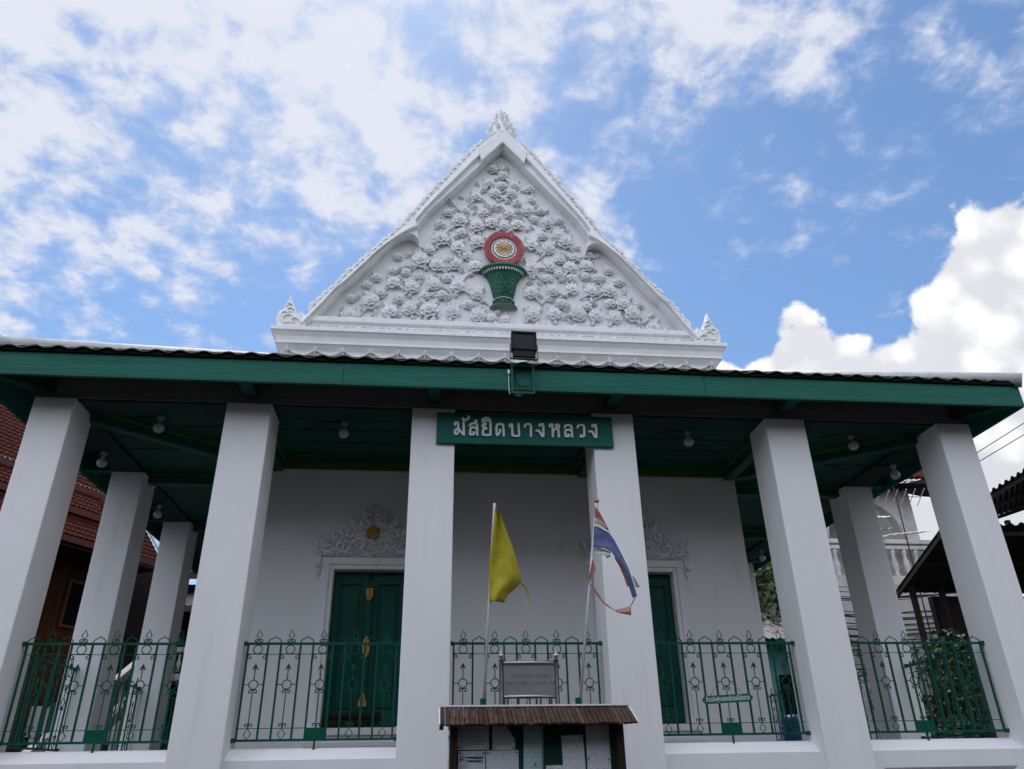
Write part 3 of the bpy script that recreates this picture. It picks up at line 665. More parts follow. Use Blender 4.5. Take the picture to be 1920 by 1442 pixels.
# ---- doors
for di, dc in enumerate(DC):
    dr = MB().box(dc-0.552, dc+0.552, WY+0.16, WY+0.20, 0.32, 2.49).build('door', 'green_door', mosque)
    for s in (-1, 1):
        x0 = dc+s*0.03 if s > 0 else dc-0.545; x1 = x0+0.515
        y = WY+0.13
        for a in ((x0, x0+0.10, 0.33, 2.48), (x1-0.10, x1, 0.33, 2.48), (x0+0.101, x1-0.101, 2.30, 2.48), (x0+0.101, x1-0.101, 0.33, 0.52)):
            MB().box(a[0], a[1], y, WY+0.159, a[2], a[3]).build('door_rail', 'green_door', dr, bevel=0.006)
        MB().box(x0+0.14, x1-0.14, y+0.012, WY+0.158, 0.56, 2.26).build('door_panel', 'green_door', dr, bevel=0.01)
    MB().box(dc-0.045, dc+0.045, WY+0.085, WY+0.128, 0.34, 2.30).build('door_astragal', 'green_door', dr, bevel=0.015)
    for z0, sh in ((2.14, [(-0.05, 0.09), (-0.055, 0.0), (-0.03, -0.07), (0, -0.10), (0.03, -0.07), (0.055, 0.0), (0.05, 0.09)]),
                   (1.38, [(0, 0.16), (-0.045, 0.10), (-0.058, 0.0), (-0.045, -0.10), (0, -0.16), (0.045, -0.10), (0.058, 0.0), (0.045, 0.10)]),
                   (0.66, [(-0.062, -0.09), (-0.055, -0.02), (-0.035, 0.02), (-0.035, 0.05), (0, 0.11), (0.035, 0.05), (0.035, 0.02), (0.055, -0.02), (0.062, -0.09)])):
        g = MB().prism([(dc+x, z0+z) for x, z in sh], WY+0.055, WY+0.086).build('door_ornament', 'gold', dr, bevel=0.008)
        for k in range(5):
            zz = z0+0.06-0.03*k; MB().lathe([(0, -0.012), (0.022, 0), (0, 0.012)], (dc, WY+0.052, zz), 8).build('ornament_bead', 'gold', g)
    MB().box(dc-0.05, dc+0.05, WY+0.080, WY+0.127, 2.235, 2.30).build('door_cap', 'green_door', dr)
    # stepped frame
    fr = None
    for st, (o0, o1, th) in enumerate(((0.0, 0.065, 0.03), (0.066, 0.125, 0.052), (0.126, 0.185, 0.028))):
        i, e = 0.555+o0, 0.555+o1; m = MB()
        m.box(dc-e, dc-i, WY-th, WY-0.001, 0.30, 2.50+o1); m.box(dc+i, dc+e, WY-th, WY-0.001, 0.30, 2.50+o1); m.box(dc-i+0.0005, dc+i-0.0005, WY-th, WY-0.001, 2.50+o0, 2.50+o1)
        q_ = m.build('door_frame' if st == 0 else 'frame_moulding', 'plaster', mosque if st == 0 else fr, bevel=0.006)
        if st == 0: fr = q_
    # threshold mouldings
    for z0, z1, e, th in ((0.20, 0.305, 0.74, 0.10), (0.12, 0.199, 0.68, 0.06), (0.05, 0.119, 0.76, 0.12), (-0.14, 0.049, 0.82, 0.05)):
        MB().box(dc-e, dc+e, WY-th, WY-0.001, z0, z1).build('threshold', 'plaster', mosque, bevel=0.012)
    # carved pediment
    half = [(0.0, 3.52), (0.05, 3.44), (0.10, 3.40), (0.15, 3.32), (0.24, 3.28), (0.28, 3.18), (0.38, 3.15), (0.44, 3.06), (0.55, 3.02), (0.64, 2.96), (0.78, 2.94), (0.86, 2.88), (0.90, 2.74), (0.84, 2.66), (0.84, 2.46), (0.80, 2.38), (0.76, 2.46), (0.755, 2.692), (0.0, 2.692)]
    poly = [(dc-x, z) for x, z in half]+[(dc+x, z) for x, z in half[::-1][1:-1]]
    ped = MB().prism(poly, WY-0.035, WY-0.001).build('pediment', 'stucco', mosque)
    sm = MB()
    for s in (-1, 1):
        for cxx, cz, r_, w0, tn in ((0.20, 2.86, 0.115, 0.4, 1), (0.33, 3.03, 0.085, 2.6, -1), (0.46, 2.84, 0.105, 3.3, 1), (0.66, 2.81, 0.085, 0.3, -1), (0.16, 3.22, 0.065, 1.0, 1), (0.80, 2.80, 0.06, 2.0, 1), (0.06, 3.36, 0.035, 0, 1), (0.80, 2.56, 0.035, 1.0, -1)):
            pts = [(dc+s*(cxx+r_*(1-k*0.055)*math.cos(w0+tn*k*0.5)), WY-0.055-0.003*k, cz+r_*(1-k*0.055)*math.sin(w0+tn*k*0.5)) for k in range(15)]
            sm = MB(); sm.tube(pts, [0.028-0.0008*k for k in range(15)], 6); sm.build('scroll', 'stucco', ped, True)
        for k in range(9):
            x = 0.10+0.085*k; z = 2.76+0.02*(k % 2)
            place('leaf', leaves[k % 3], ped, (dc+s*x, WY-0.03, z), (0, s*random.uniform(0.2, 1.3), 0), (0.6, 0.5, 0.6))
        for x, z, a in ((0.10, 3.30, 0.5), (0.20, 3.14, 0.8), (0.30, 3.16, 0.3), (0.42, 3.0, 0.7), (0.55, 2.94, 0.5), (0.70, 2.90, 0.9), (0.10, 3.12, -0.4), (0.26, 2.95, -0.5), (0.56, 2.86, -0.8), (0.82, 2.86, 0.4)):
            place('leaf', leaves[1], ped, (dc+s*x, WY-0.04, z), (0, s*a, 0), (0.72, 0.5, 0.72))
    for a in (-0.4, 0, 0.4): place('leaf', leaves[0], ped, (dc, WY-0.04, 3.36), (0, a*0.5, 0), (0.6, 0.5, 0.9))
    PW = [(2.70, 0.84), (2.9, 0.74), (3.05, 0.44), (3.2, 0.25), (3.4, 0.09), (3.5, 0.02)]
    def pwid(z):
        for (a, b), (c, d_) in zip(PW, PW[1:]):
            if a <= z <= c: return b+(d_-b)*(z-a)/(c-a)
        return 0
    for row in range(9):
        z = 2.735+0.085*row; hw_ = pwid(z)-0.03; nn = max(1, int(2*hw_/0.095))
        for k in range(nn+1):
            x = -hw_+2*hw_*k/nn
            if abs(x) < 0.13 and abs(z-3.06) < 0.13: continue
            place('curl', bme, ped, (dc+x, WY-0.05-0.012*random.random(), z), (random.uniform(-0.5, 0.1), random.uniform(-0.9, 0.9), random.uniform(-0.4, 0.4)), ((0.85 if x < 0 else -0.85)*random.uniform(0.8, 1.1), 1.1, 0.9))
    md = MB().prism([(dc+0.105*math.cos(2*math.pi*k/28), 3.06+0.105*math.sin(2*math.pi*k/28)) for k in range(28)], WY-0.075, WY-0.03).build('pediment_medallion', 'gold', ped)
    for k in range(8):
        a = 2*math.pi*k/8; MB().tube([(dc+0.02*math.sin(a), WY-0.078, 3.06+0.02*math.cos(a)), (dc+0.085*math.sin(a), WY-0.078, 3.06+0.085*math.cos(a))], 0.01, 5).build('medallion_ray', 'gold', md)

# ------------------------------------------------------------------ rolled bamboo mats lying on the left door sill
for k, (x0, x1, z, dy, r_) in enumerate(((-2.10, -1.46, 0.358, 0.0, 0.050), (-2.02, -1.34, 0.452, 0.012, 0.044))):
    mt = thing('rolled_mat', 'dark brown rolled slat mat on the green door sill, ' + ('lower of two' if k == 0 else 'resting on another roll'), 'mat', ((x0+x1)/2, WY+0.02+dy, z-r_))
    for j in range(9):
        a = 2*math.pi*j/9; MB().tube([(x0+random.uniform(-0.02, 0.02), WY+0.02+dy+r_*0.72*math.cos(a), z+r_*0.72*math.sin(a)), (x1+random.uniform(-0.02, 0.02), WY+0.02+dy+r_*0.72*math.cos(a), z+r_*0.72*math.sin(a))], r_*0.30, 6).build('slat', 'dark_wood', mt)
    MB().tube([(x0, WY+0.02+dy, z), (x1, WY+0.02+dy, z)], r_*0.55, 8).build('core', 'dark_wood', mt)

# ------------------------------------------------------------------ iron railings
def spiral(cx_, cz_, r_, a0, turns, sgn, n=12):
    return [(cx_+r_*(1-0.75*k/(n-1))*math.cos(a0+sgn*turns*2*math.pi*k/(n-1)), 0, cz_+r_*(1-0.75*k/(n-1))*math.sin(a0+sgn*turns*2*math.pi*k/(n-1))) for k in range(n)]
IT, IB = 0.0065, 0.0105
def mm(name, fn): b = MB(); fn(b); return b.mesh(name, 'green_iron')
def f_ring(b): b.tube([(0.051*math.cos(2*math.pi*k/18), 0, 0.051*math.sin(2*math.pi*k/18)) for k in range(18)], IT, 5, True)
def f_finial(b):
    b.tube([(0, 0, 1.188), (0.034, 0, 1.226), (0, 0, 1.293), (-0.034, 0, 1.226)], IT, 5, True)
    for s in (-1, 1): b.tube([(0, 0, 1.19), (s*0.012, 0, 1.175)]+[(s*(0.028)+s*p[0], 0, 1.165+p[2]) for p in spiral(0, 0, 0.021, 1.9, 0.9, -1)], IT, 5)
    b.tube([(0, 0, 1.14), (0, 0, 1.19)], IT, 5)
def f_corner(b):
    b.tube([(-0.115, 0, 1.017), (0.115, 0, 1.017)], IT, 5)
    for s in (-1, 1): b.tube([(s*0.075, 0, 1.017), (s*0.10, 0, 1.008)]+[(s*0.083+s*p[0], 0, 0.985+p[2]) for p in spiral(0, 0, 0.026, 0.6, 0.95, -1)], IT, 5)
def f_arrow(b):
    b.prism([(0, 0.912), (-0.033, 0.848), (-0.030, 0.838), (-0.006, 0.862), (-0.006, 0.815), (0.006, 0.815), (0.006, 0.862), (0.030, 0.838), (0.033, 0.848)], -0.006, 0.006)
    b.tube([(0, 0, 0.82), (0, 0, 0.727)], IT, 5)
def f_mid(b):
    b.tube([(-0.115, 0, 0.676), (-0.051, 0, 0.676)], IT*0.8, 5); b.tube([(0.051, 0, 0.676), (0.115, 0, 0.676)], IT*0.8, 5)
    for s in (-1, 1): b.tube([(0, 0, 0.618)]+[(s*0.029+s*p[0], 0, 0.597+p[2]) for p in spiral(0, 0, 0.024, 2.4, 0.95, -1)], IT, 5)
    b.tube([(0, 0, 0.625), (0, 0, 0.235)], IT, 5)
def f_foot(b):
    for s in (-1, 1): b.tube([(0, 0, 0.212), (s*0.006, 0, 0.225)]+[(s*0.027+s*p[0], 0, 0.238+p[2]) for p in spiral(0, 0, 0.024, 3.6, 0.95, -1)], IT, 5)
def f_diamond(b): b.tube([(0, 0, 0.205), (0.040, 0, 0.147), (0, 0, 0.090), (-0.040, 0, 0.147)], IT, 5, True)
def f_arch(b): b.tube([(-0.0675, 0, 1.14), (-0.0675, 0, 1.165), (-0.05, 0, 1.187), (-0.02, 0, 1.200), (0, 0, 1.222), (0.02, 0, 1.200), (0.05, 0, 1.187), (0.0675, 0, 1.165), (0.0675, 0, 1.14)], IT, 5)
RM = {'ring': mm('ring', f_ring), 'finial': mm('finial', f_finial), 'corner_scroll': mm('corner_scroll', f_corner), 'arrow': mm('arrow', f_arrow), 'scroll': mm('scroll', f_mid), 'foot_scroll': mm('foot_scroll', f_foot), 'diamond': mm('diamond', f_diamond), 'arch': mm('arch', f_arch)}
bar_me = MB().box(-IB, IB, -IB, IB, 0.085, 1.135).mesh('bar', 'green_iron')
def railing(org, rz_, length, label, group, shift):
    """org: left end as seen from outside; local +x runs along the rail"""
    t = thing('iron_railing', label, 'railing', org, group); t.rotation_euler = (0, 0, rz_)
    def put(name, me, x, z=0.0):
        o = bpy.data.objects.new(name, me); COL.objects.link(o); o.parent = t; o.location = (x, 0, z); return o
    def part(name, b, mt='green_iron'):
        o = bpy.data.objects.new(name, b.mesh(name, mt)); COL.objects.link(o); o.parent = t; return o
    for z, r_ in ((1.135, 0.0135), (0.082, 0.0125)):
        part('rail', MB().box(0.004, length-0.004, -r_, r_, z-r_, z+r_))
        for x in (0.016, length-0.016): part('rail_cap', MB().box(x-0.024, x+0.024, -0.024, 0.024, z-0.024, z+0.024))
    for z, h in ((0.207, 0.004),): part('thin_rail', MB().box(0.03, length-0.03, -h, h, z-h, z+h))
    part('thin_rail', MB().box(0.03, length-0.03, 0.006, 0.012, 1.013, 1.020))
    per = (length-0.10-(0.0 if shift else -0.135))/5.0; cell = 0.232
    x = 0.05
    arch_w = per-cell
    for k in range(5):
        if shift == 1: ax = x+arch_w/2; x += arch_w
        c = x+cell/2
        for bx_ in (x, x+cell): put('bar', bar_me, bx_)
        put('ring', RM['ring'], c, 1.070); put('ring', RM['ring'], c, 0.676)
        for nm in ('finial', 'corner_scroll', 'arrow', 'scroll', 'foot_scroll'): put(nm, RM[nm], c)
        if k == 2:
            part('name_plate', MB().box(c-0.122, c+0.122, -0.016, -0.011, 0.07, 0.205))
            part('support', MB().box(c-0.010, c+0.010, -0.01, 0.01, -0.02, 0.07))
        else: put('diamond', RM['diamond'], c)
        if shift == 1:
            o = put('arch', RM['arch'], ax); o.scale = (arch_w/0.135, 1, 1)
        x += cell
        if shift != 1 and (k < 4 or shift == 2):
            o = put('arch', RM['arch'], x+arch_w/2); o.scale = (arch_w/0.135, 1, 1); x += arch_w
    if shift == 1: put('bar', bar_me, 0.05)
    if shift == 2: put('bar', bar_me, length-0.05)
    return t
G = 'green wrought iron railings between the verandah pillars'
RY = 0.335
FB = ['green iron railing between the corner pillar by the red-roofed house and the next pillar', 'green iron railing in front of the door with the rolled mats', 'green iron railing behind the two flags', 'green iron railing with a small hanging board', 'green iron railing between the last two front pillars, beside the dark canopies']
for i, (a, b) in enumerate(BAYS): railing((a, RY, 0.0), 0, b-a, FB[i], G, (1, 0, 0, 0, 2)[i])
OR_ = ['first', 'second', 'third', 'fourth']
for j, (a, b) in enumerate(SB[:3]):
    railing((cxs[0]-0.10, b, 0.0), -math.pi/2, b-a, 'green iron side railing facing the red-roofed house, %s from the front corner' % OR_[j], G, 0)
    railing((cxs[5]+0.10, a, 0.0), math.pi/2, b-a, 'green iron side railing facing the dark canopies, %s from the front corner' % OR_[j], G, 0)

# ------------------------------------------------------------------ small hanging board on the railing
s0 = thing('hanging_board', 'small green wooden board with white Thai writing wired to the railing', 'sign', (3.0, 0.295, 0.43))
s0.rotation_euler = (0, R(-2.6), 0)
def loc_part(t, name, b, m_):
    o = bpy.data.objects.new(name, b.mesh(name, m_)); COL.objects.link(o); o.parent = t; return o
loc_part(s0, 'board', MB().prism([(-0.325, 0.045), (-0.29, 0.0), (0.29, 0.0), (0.325, 0.045), (0.29, 0.092), (-0.29, 0.092)], -0.008, 0.008), 'green_sign')
def text_mesh(body, name, m_, width, height):
    c = bpy.data.curves.new(name, 'FONT'); c.body = body; c.size = 1; c.extrude = 0.0; c.offset = 0.02
    o = bpy.data.objects.new(name, c); COL.objects.link(o)
    me = bpy.data.meshes.new_from_object(o.evaluated_get(bpy.context.evaluated_depsgraph_get())); bpy.data.objects.remove(o); bpy.data.curves.remove(c)
    xs_ = [v.co.x for v in me.vertices]; ys_ = [v.co.y for v in me.vertices]; x0, x1, y0, y1 = min(xs_), max(xs_), min(ys_), max(ys_)
    for v in me.vertices: v.co = ((v.co.x-(x0+x1)/2)*width/(x1-x0), 0, (v.co.y-(y0+y1)/2)*height/(y1-y0))
    me.materials.clear(); me.materials.append(MATS[m_]); return me
o = bpy.data.objects.new('lettering', text_mesh('ห้ามเล่นฟุตบอลบริเวณนี้เด็ดขาด', 'lettering', 'letter_white', 0.555, 0.082)); COL.objects.link(o); o.parent = s0; o.location = (0, -0.0092, 0.046)
for s in (-1, 1): loc_part(s0, 'hanging_wire', MB().tube([(s*0.21, 0.0, 0.092), (s*0.115, 0.012, 0.20), (s*0.05, 0.02, 0.262)], 0.0022, 4), 'steel_dark')

# ------------------------------------------------------------------ name sign over the centre bay
ns = thing('name_sign', 'dark green name board with raised white Thai letters above the centre bay', 'sign', (0.54, -0.03, 3.635))
MB().box(-0.672, 1.745, -0.05, -0.004, 3.640, 4.088).build('board', 'green_sign', ns, bevel=0.006)
LETTERS = [
 ('letter', [[(-0.425, 3.894), (-0.431, 3.914), (-0.416, 3.931), (-0.386, 3.932), (-0.38, 3.798), (-0.39, 3.768), (-0.41, 3.761), (-0.429, 3.78), (-0.429, 3.806), (-0.415, 3.826), (-0.391, 3.84), (-0.364, 3.824), (-0.315, 3.761)], [(-0.311, 3.936), (-0.304, 3.754)]]),
 ('vowel_mark', [[(-0.315, 3.997), (-0.321, 3.983), (-0.3, 3.967), (-0.264, 3.979), (-0.243, 4.006), (-0.243, 4.032)]]),
 ('letter', [[(-0.227, 3.891), (-0.218, 3.914), (-0.185, 3.927), (-0.137, 3.926), (-0.127, 3.903), (-0.125, 3.76)], [(-0.136, 3.851), (-0.172, 3.871), (-0.214, 3.858), (-0.22, 3.829), (-0.219, 3.76), (-0.178, 3.761), (-0.163, 3.781), (-0.175, 3.797)], [(-0.158, 3.929), (-0.152, 3.965), (-0.137, 3.963)]]),
 ('letter', [[(-0.016, 3.905), (-0.010, 3.928), (-0.036, 3.932), (-0.053, 3.905), (-0.040, 3.872), (0.002, 3.858), (-0.040, 3.843), (-0.050, 3.812), (-0.046, 3.764), (0.008, 3.757), (0.053, 3.765), (0.056, 3.935)]]),
 ('vowel_mark', [[(-0.055, 3.965), (-0.046, 3.995), (-0.01, 4.016), (0.033, 4.008), (0.051, 3.985), (0.051, 3.958)], [(-0.055, 3.965), (-0.004, 3.975), (0.051, 3.962)]]),
 ('letter', [[(0.18, 3.847), (0.186, 3.821), (0.171, 3.788), (0.144, 3.761), (0.136, 3.8), (0.134, 3.891), (0.154, 3.922), (0.196, 3.93), (0.227, 3.917), (0.234, 3.757)]]),
 ('letter', [[(0.326, 3.894), (0.315, 3.907), (0.324, 3.927), (0.348, 3.928), (0.353, 3.767), (0.394, 3.755), (0.442, 3.763), (0.437, 3.937)]]),
 ('letter', [[(0.521, 3.896), (0.522, 3.92), (0.55, 3.937), (0.593, 3.937), (0.607, 3.916), (0.603, 3.764)]]),
 ('letter', [[(0.742, 3.92), (0.73, 3.919), (0.731, 3.936), (0.771, 3.944), (0.779, 3.917), (0.774, 3.765), (0.758, 3.765), (0.736, 3.81), (0.712, 3.846), (0.682, 3.842)]]),
 ('letter', [[(0.871, 3.91), (0.865, 3.927), (0.875, 3.944), (0.903, 3.942), (0.905, 3.766)], [(0.907, 3.822), (0.921, 3.862), (0.959, 3.883), (0.983, 3.877), (0.987, 3.765)], [(0.972, 3.89), (0.954, 3.903), (0.952, 3.929), (0.977, 3.945), (0.998, 3.931), (0.994, 3.904), (0.972, 3.89)]]),
 ('letter', [[(1.074, 3.9), (1.078, 3.926), (1.122, 3.944), (1.162, 3.932), (1.169, 3.896), (1.169, 3.77)], [(1.161, 3.856), (1.119, 3.874), (1.081, 3.86), (1.076, 3.827), (1.08, 3.771), (1.119, 3.769), (1.13, 3.792), (1.115, 3.798)]]),
 ('letter', [[(1.253, 3.905), (1.258, 3.932), (1.296, 3.948), (1.336, 3.941), (1.343, 3.914), (1.339, 3.788), (1.316, 3.773), (1.289, 3.773), (1.29, 3.793)]]),
 ('letter', [[(1.475, 3.928), (1.459, 3.931), (1.464, 3.948), (1.505, 3.956), (1.512, 3.926), (1.505, 3.773), (1.486, 3.772), (1.468, 3.818), (1.445, 3.857), (1.411, 3.85)]])]
for nm, paths in LETTERS:
    b = MB()
    for j, p in enumerate(paths): stroke(b, p, 0.029, -0.074-0.0015*j, -0.0505)
    b.build(nm, 'letter_white', ns)

# ------------------------------------------------------------------ ceiling lamps
sock = MB().lathe([(0.045, 0), (0.05, -0.03), (0.034, -0.06), (0.026, -0.085)], n=14).mesh('socket', 'socket', True)
bulb = MB().lathe([(0.022, -0.082), (0.026, -0.105), (0.052, -0.125), (0.072, -0.155), (0.076, -0.185), (0.066, -0.222), (0.04, -0.246), (0.0, -0.255)], n=18).mesh('bulb', 'bulb', True)
LAMPS = [((-4.50, 0.62, 4.219), 'round white bulb under the ceiling in the front bay nearest the red-roofed house'), ((-1.98, 0.64, 4.219), 'round white bulb under the ceiling between the left door bay pillars'),
         ((3.06, 0.62, 4.219), 'round white bulb under the ceiling in the bay with the small hanging board'), ((5.62, 0.60, 4.219), 'round white bulb under the ceiling in the front bay nearest the dark canopies'),
         ((-5.70, 1.90, 4.169), 'round white bulb over the side railing facing the red-roofed house, first from the front'), ((-5.66, 4.48, 4.169), 'round white bulb over the side railing facing the red-roofed house, second from the front'),
         ((6.90, 1.66, 4.169), 'round white bulb over the side railing facing the dark canopies, first from the front'), ((6.86, 7.10, 4.169), 'round white bulb over the side railing facing the dark canopies, far back near the trees'),
         ((0.42, -0.33, 4.489), 'round white bulb under the front eave above the name board')]
for (x, y, z), lb in LAMPS:
    t = thing('ceiling_lamp', lb, 'lamp', (x, y, z), 'bulbs under the verandah ceiling')
    dzz = 0.0
    place('socket', sock, t, (x, y, z)); place('bulb', bulb, t, (x, y, z))
    if z < 4.48: MB().tube([(x-0.02, y, z-0.010), (x-0.33, y+0.02, z-0.010), (x-0.42, y+0.16, z-0.010)], 0.008, 5).build('cable', 'black_metal', t)
    else: MB().tube([(x, y, z-0.06), (x, y, z-0.0)], 0.02, 6).build('stem', 'black_metal', t)

# ------------------------------------------------------------------ floodlight on its bracket
fl = thing('floodlight', 'black square floodlight on a green steel bracket fixed to the eave board', 'floodlight', (0.45, -0.62, 4.12))
m = MB()
for x in (0.300, 0.585): m.box(x-0.014, x+0.014, -0.62, -0.592, 4.13, 4.56)
for z in (4.145, 4.545): m.box(0.315, 0.571, -0.618, -0.594, z-0.014, z+0.014)
for x in (0.300, 0.585): m.box(x-0.012, x+0.012, -0.591, -0.553, 4.30, 4.33)
m.build('bracket', 'green_paint', fl)
MB().tube([(0.33, -0.60, 4.50), (0.34, -0.60, 4.34), (0.40, -0.60, 4.24), (0.52, -0.60, 4.235)], 0.006, 5).build('cable', 'black_metal', fl)
Mx = Matrix.Translation((0.455, -0.70, 4.80)) @ Matrix.Rotation(R(-14), 4, 'X') @ Matrix.Rotation(R(1.5), 4, 'Y')
def tf(b): b.v = [tuple(Mx @ Vector(v)) for v in b.v]; return b
tf(MB().box(-0.170, 0.170, -0.02, 0.05, -0.10, 0.235)).build('housing', 'black_metal', fl, bevel=0.012)
m = MB(); m.box(-0.172, 0.172, -0.045, -0.021, 0.205, 0.237); m.box(-0.172, 0.172, -0.045, -0.021, -0.10, -0.072); m.box(-0.172, -0.145, -0.045, -0.021, -0.0715, 0.2045); m.box(0.145, 0.172, -0.045, -0.021, -0.0715, 0.2045); tf(m).build('rim', 'black_metal', fl)
tf(MB().box(-0.144, 0.144, -0.028, -0.0205, -0.071, 0.204)).build('glass', 'glass_dark', fl)
tf(MB().box(-0.150, 0.150, -0.03, 0.04, -0.225, -0.102)).build('driver_box', 'black_metal', fl, bevel=0.008)
m = MB(); m.box(-0.190, -0.176, -0.012, 0.02, -0.24, 0.02); m.box(0.176, 0.190, -0.012, 0.02, -0.24, 0.02); m.box(-0.1755, 0.1755, -0.012, 0.02, -0.243, -0.229); tf(m).build('yoke', 'steel_dark', fl)
MB().box(0.245, 0.272, -0.60, -0.553, 4.43, 4.49).build('junction_box', 'white_metal', fl)
MB().tube([(0.258, -0.575, 4.43), (0.262, -0.572, 4.20), (0.27, -0.562, 4.14)], 0.006, 5).build('wire', 'white_metal', fl)

# ------------------------------------------------------------------ flags
def cloth(A, B, n, m_, name, parent, y0, amp, ph=0.0, nu=10):
    a = resample(A, n); b = resample(B, n); b_ = MB(); rows = []
    for i in range(n):
        row = []
        for k in range(nu+1):
            t = k/nu; p = a[i].lerp(b[i], t); row.append((p.x, y0-amp*math.sin(t*5.5+i*0.22+ph)*min(1, t*3)-0.02*t, p.y))
        rows.append(row)
    b_.grid(rows); o = b_.build(name, m_, parent, True)
    s = o.modifiers.new('thick', 'SOLIDIFY'); s.thickness = 0.002
    return o
FY = -0.9
t1 = thing('flag', 'faded yellow flag hanging limp from a thin white pole', 'flag', (-0.10, FY, 0.30), 'flags behind the notice board')
MB().tube([(-0.102, FY, 0.22), (0.034, FY, 2.53)], 0.0165, 10).build('pole', 'pole_white', t1, True)
cloth([(0.037, 2.485), (0.008, 2.213), (-0.017, 1.947), (-0.041, 1.782), (-0.035, 1.712), (-0.038, 1.426), (-0.024, 1.381)], [(0.045, 2.485), (0.10, 2.363), (0.147, 2.215), (0.216, 2.022), (0.272, 1.843), (0.327, 1.645), (0.315, 1.593), (0.231, 1.518), (0.161, 1.461), (0.143, 1.382), (0.09, 1.40)], 26, 'flag_yellow', 'cloth', t1, FY-0.03, 0.045, 0.4, 18)
cloth([(0.315, 1.60), (0.368, 1.535), (0.40, 1.455), (0.392, 1.405), (0.355, 1.392)], [(0.327, 1.605), (0.385, 1.54), (0.417, 1.45), (0.407, 1.392), (0.36, 1.380)], 14, 'flag_yellow', 'torn_strip', t1, FY-0.03, 0.004, 0, 3)
MB().box(-0.13, -0.078, FY-0.026, FY+0.026, 0.10, 0.405).build('holder', 'green_iron', t1)
MB().box(-0.118, -0.090, FY-0.014, FY+0.014, GZ, 0.099).build('holder_post', 'green_iron', t1)
t2 = thing('flag', 'torn faded red, white and blue striped flag on a leaning pole', 'flag', (0.92, FY, 0.30), 'flags behind the notice board')
MB().tube([(0.905, FY, 0.22), (1.252, FY, 2.56)], 0.0165, 10).build('pole', 'pole_white', t2, True)
MB().lathe([(0, 2.55), (0.018, 2.555), (0.03, 2.575), (0.032, 2.59), (0.02, 2.61), (0, 2.615)], (1.256, FY, 0), 12).build('pole_knob', 'gold', t2, True)
fy = FY-0.02
for nm, A, B, m_, n, ph in (('red_stripe', [(1.219, 2.52), (1.262, 2.47), (1.316, 2.357), (1.375, 2.22)], [(1.214, 2.368), (1.242, 2.362), (1.3, 2.306), (1.363, 2.232)], 'flag_red', 12, 0),
                        ('white_stripe', [(1.214, 2.368), (1.242, 2.362), (1.3, 2.306), (1.368, 2.225)], [(1.194, 2.259), (1.259, 2.252), (1.319, 2.224), (1.374, 2.186)], 'flag_white', 12, 0.5),
                        ('blue_stripe', [(1.194, 2.257), (1.259, 2.25), (1.378, 2.183), (1.433, 2.097), (1.495, 1.952), (1.566, 1.784), (1.611, 1.607), (1.637, 1.474)], [(1.169, 2.006), (1.29, 1.998), (1.373, 1.962), (1.417, 1.89), (1.471, 1.807), (1.518, 1.724), (1.552, 1.56), (1.583, 1.433)], 'flag_blue', 30, 1.0),
                        ('white_stripe', [(1.169, 2.006), (1.242, 2.002), (1.314, 1.988), (1.373, 1.962)], [(1.167, 1.942), (1.21, 1.945), (1.225, 1.915), (1.25, 1.94), (1.27, 1.905), (1.297, 1.93), (1.32, 1.885), (1.361, 1.90)], 'flag_white', 24, 0.2),
                        ('red_stripe', [(1.411, 1.896), (1.469, 1.783), (1.507, 1.665), (1.534, 1.56)], [(1.429, 1.891), (1.498, 1.772), (1.53, 1.654), (1.545, 1.566)], 'flag_red', 12, 0.8),
                        ('white_stripe', [(1.60, 1.69), (1.618, 1.62), (1.63, 1.56)], [(1.625, 1.665), (1.655, 1.59), (1.672, 1.555)], 'flag_white', 10, 0.3),
                        ('torn_strip', [(1.127, 1.59), (1.183, 1.5), (1.258, 1.386), (1.37, 1.302), (1.552, 1.351)], [(1.118, 1.552), (1.168, 1.454), (1.244, 1.358), (1.391, 1.274), (1.545, 1.246)], 'flag_pink', 24, 0.0),
                        ('red_stripe', [(1.152, 1.876), (1.169, 1.828), (1.179, 1.757), (1.135, 1.674), (1.089, 1.604)], [(1.147, 1.852), (1.124, 1.78), (1.101, 1.709), (1.084, 1.662), (1.083, 1.604)], 'flag_pink', 16, 0.4)):
    cloth(A, B, n, m_, nm, t2, fy, 0.012, ph, 6); fy -= 0.003
MB().tube([(1.632, fy, 1.476), (1.59, fy, 1.41), (1.552, fy, 1.348)], 0.006, 5).build('cord', 'flag_blue', t2)
MB().tube([(1.085, fy+0.01, 1.61), (1.105, FY-0.02, 1.60), (1.122, fy, 1.575)], 0.006, 5).build('cord', 'flag_pink', t2)
MB().box(0.88, 0.932, FY-0.026, FY+0.026, 0.10, 0.405).build('holder', 'green_iron', t2)
MB().box(0.892, 0.920, FY-0.014, FY+0.014, GZ, 0.099).build('holder_post', 'green_iron', t2)

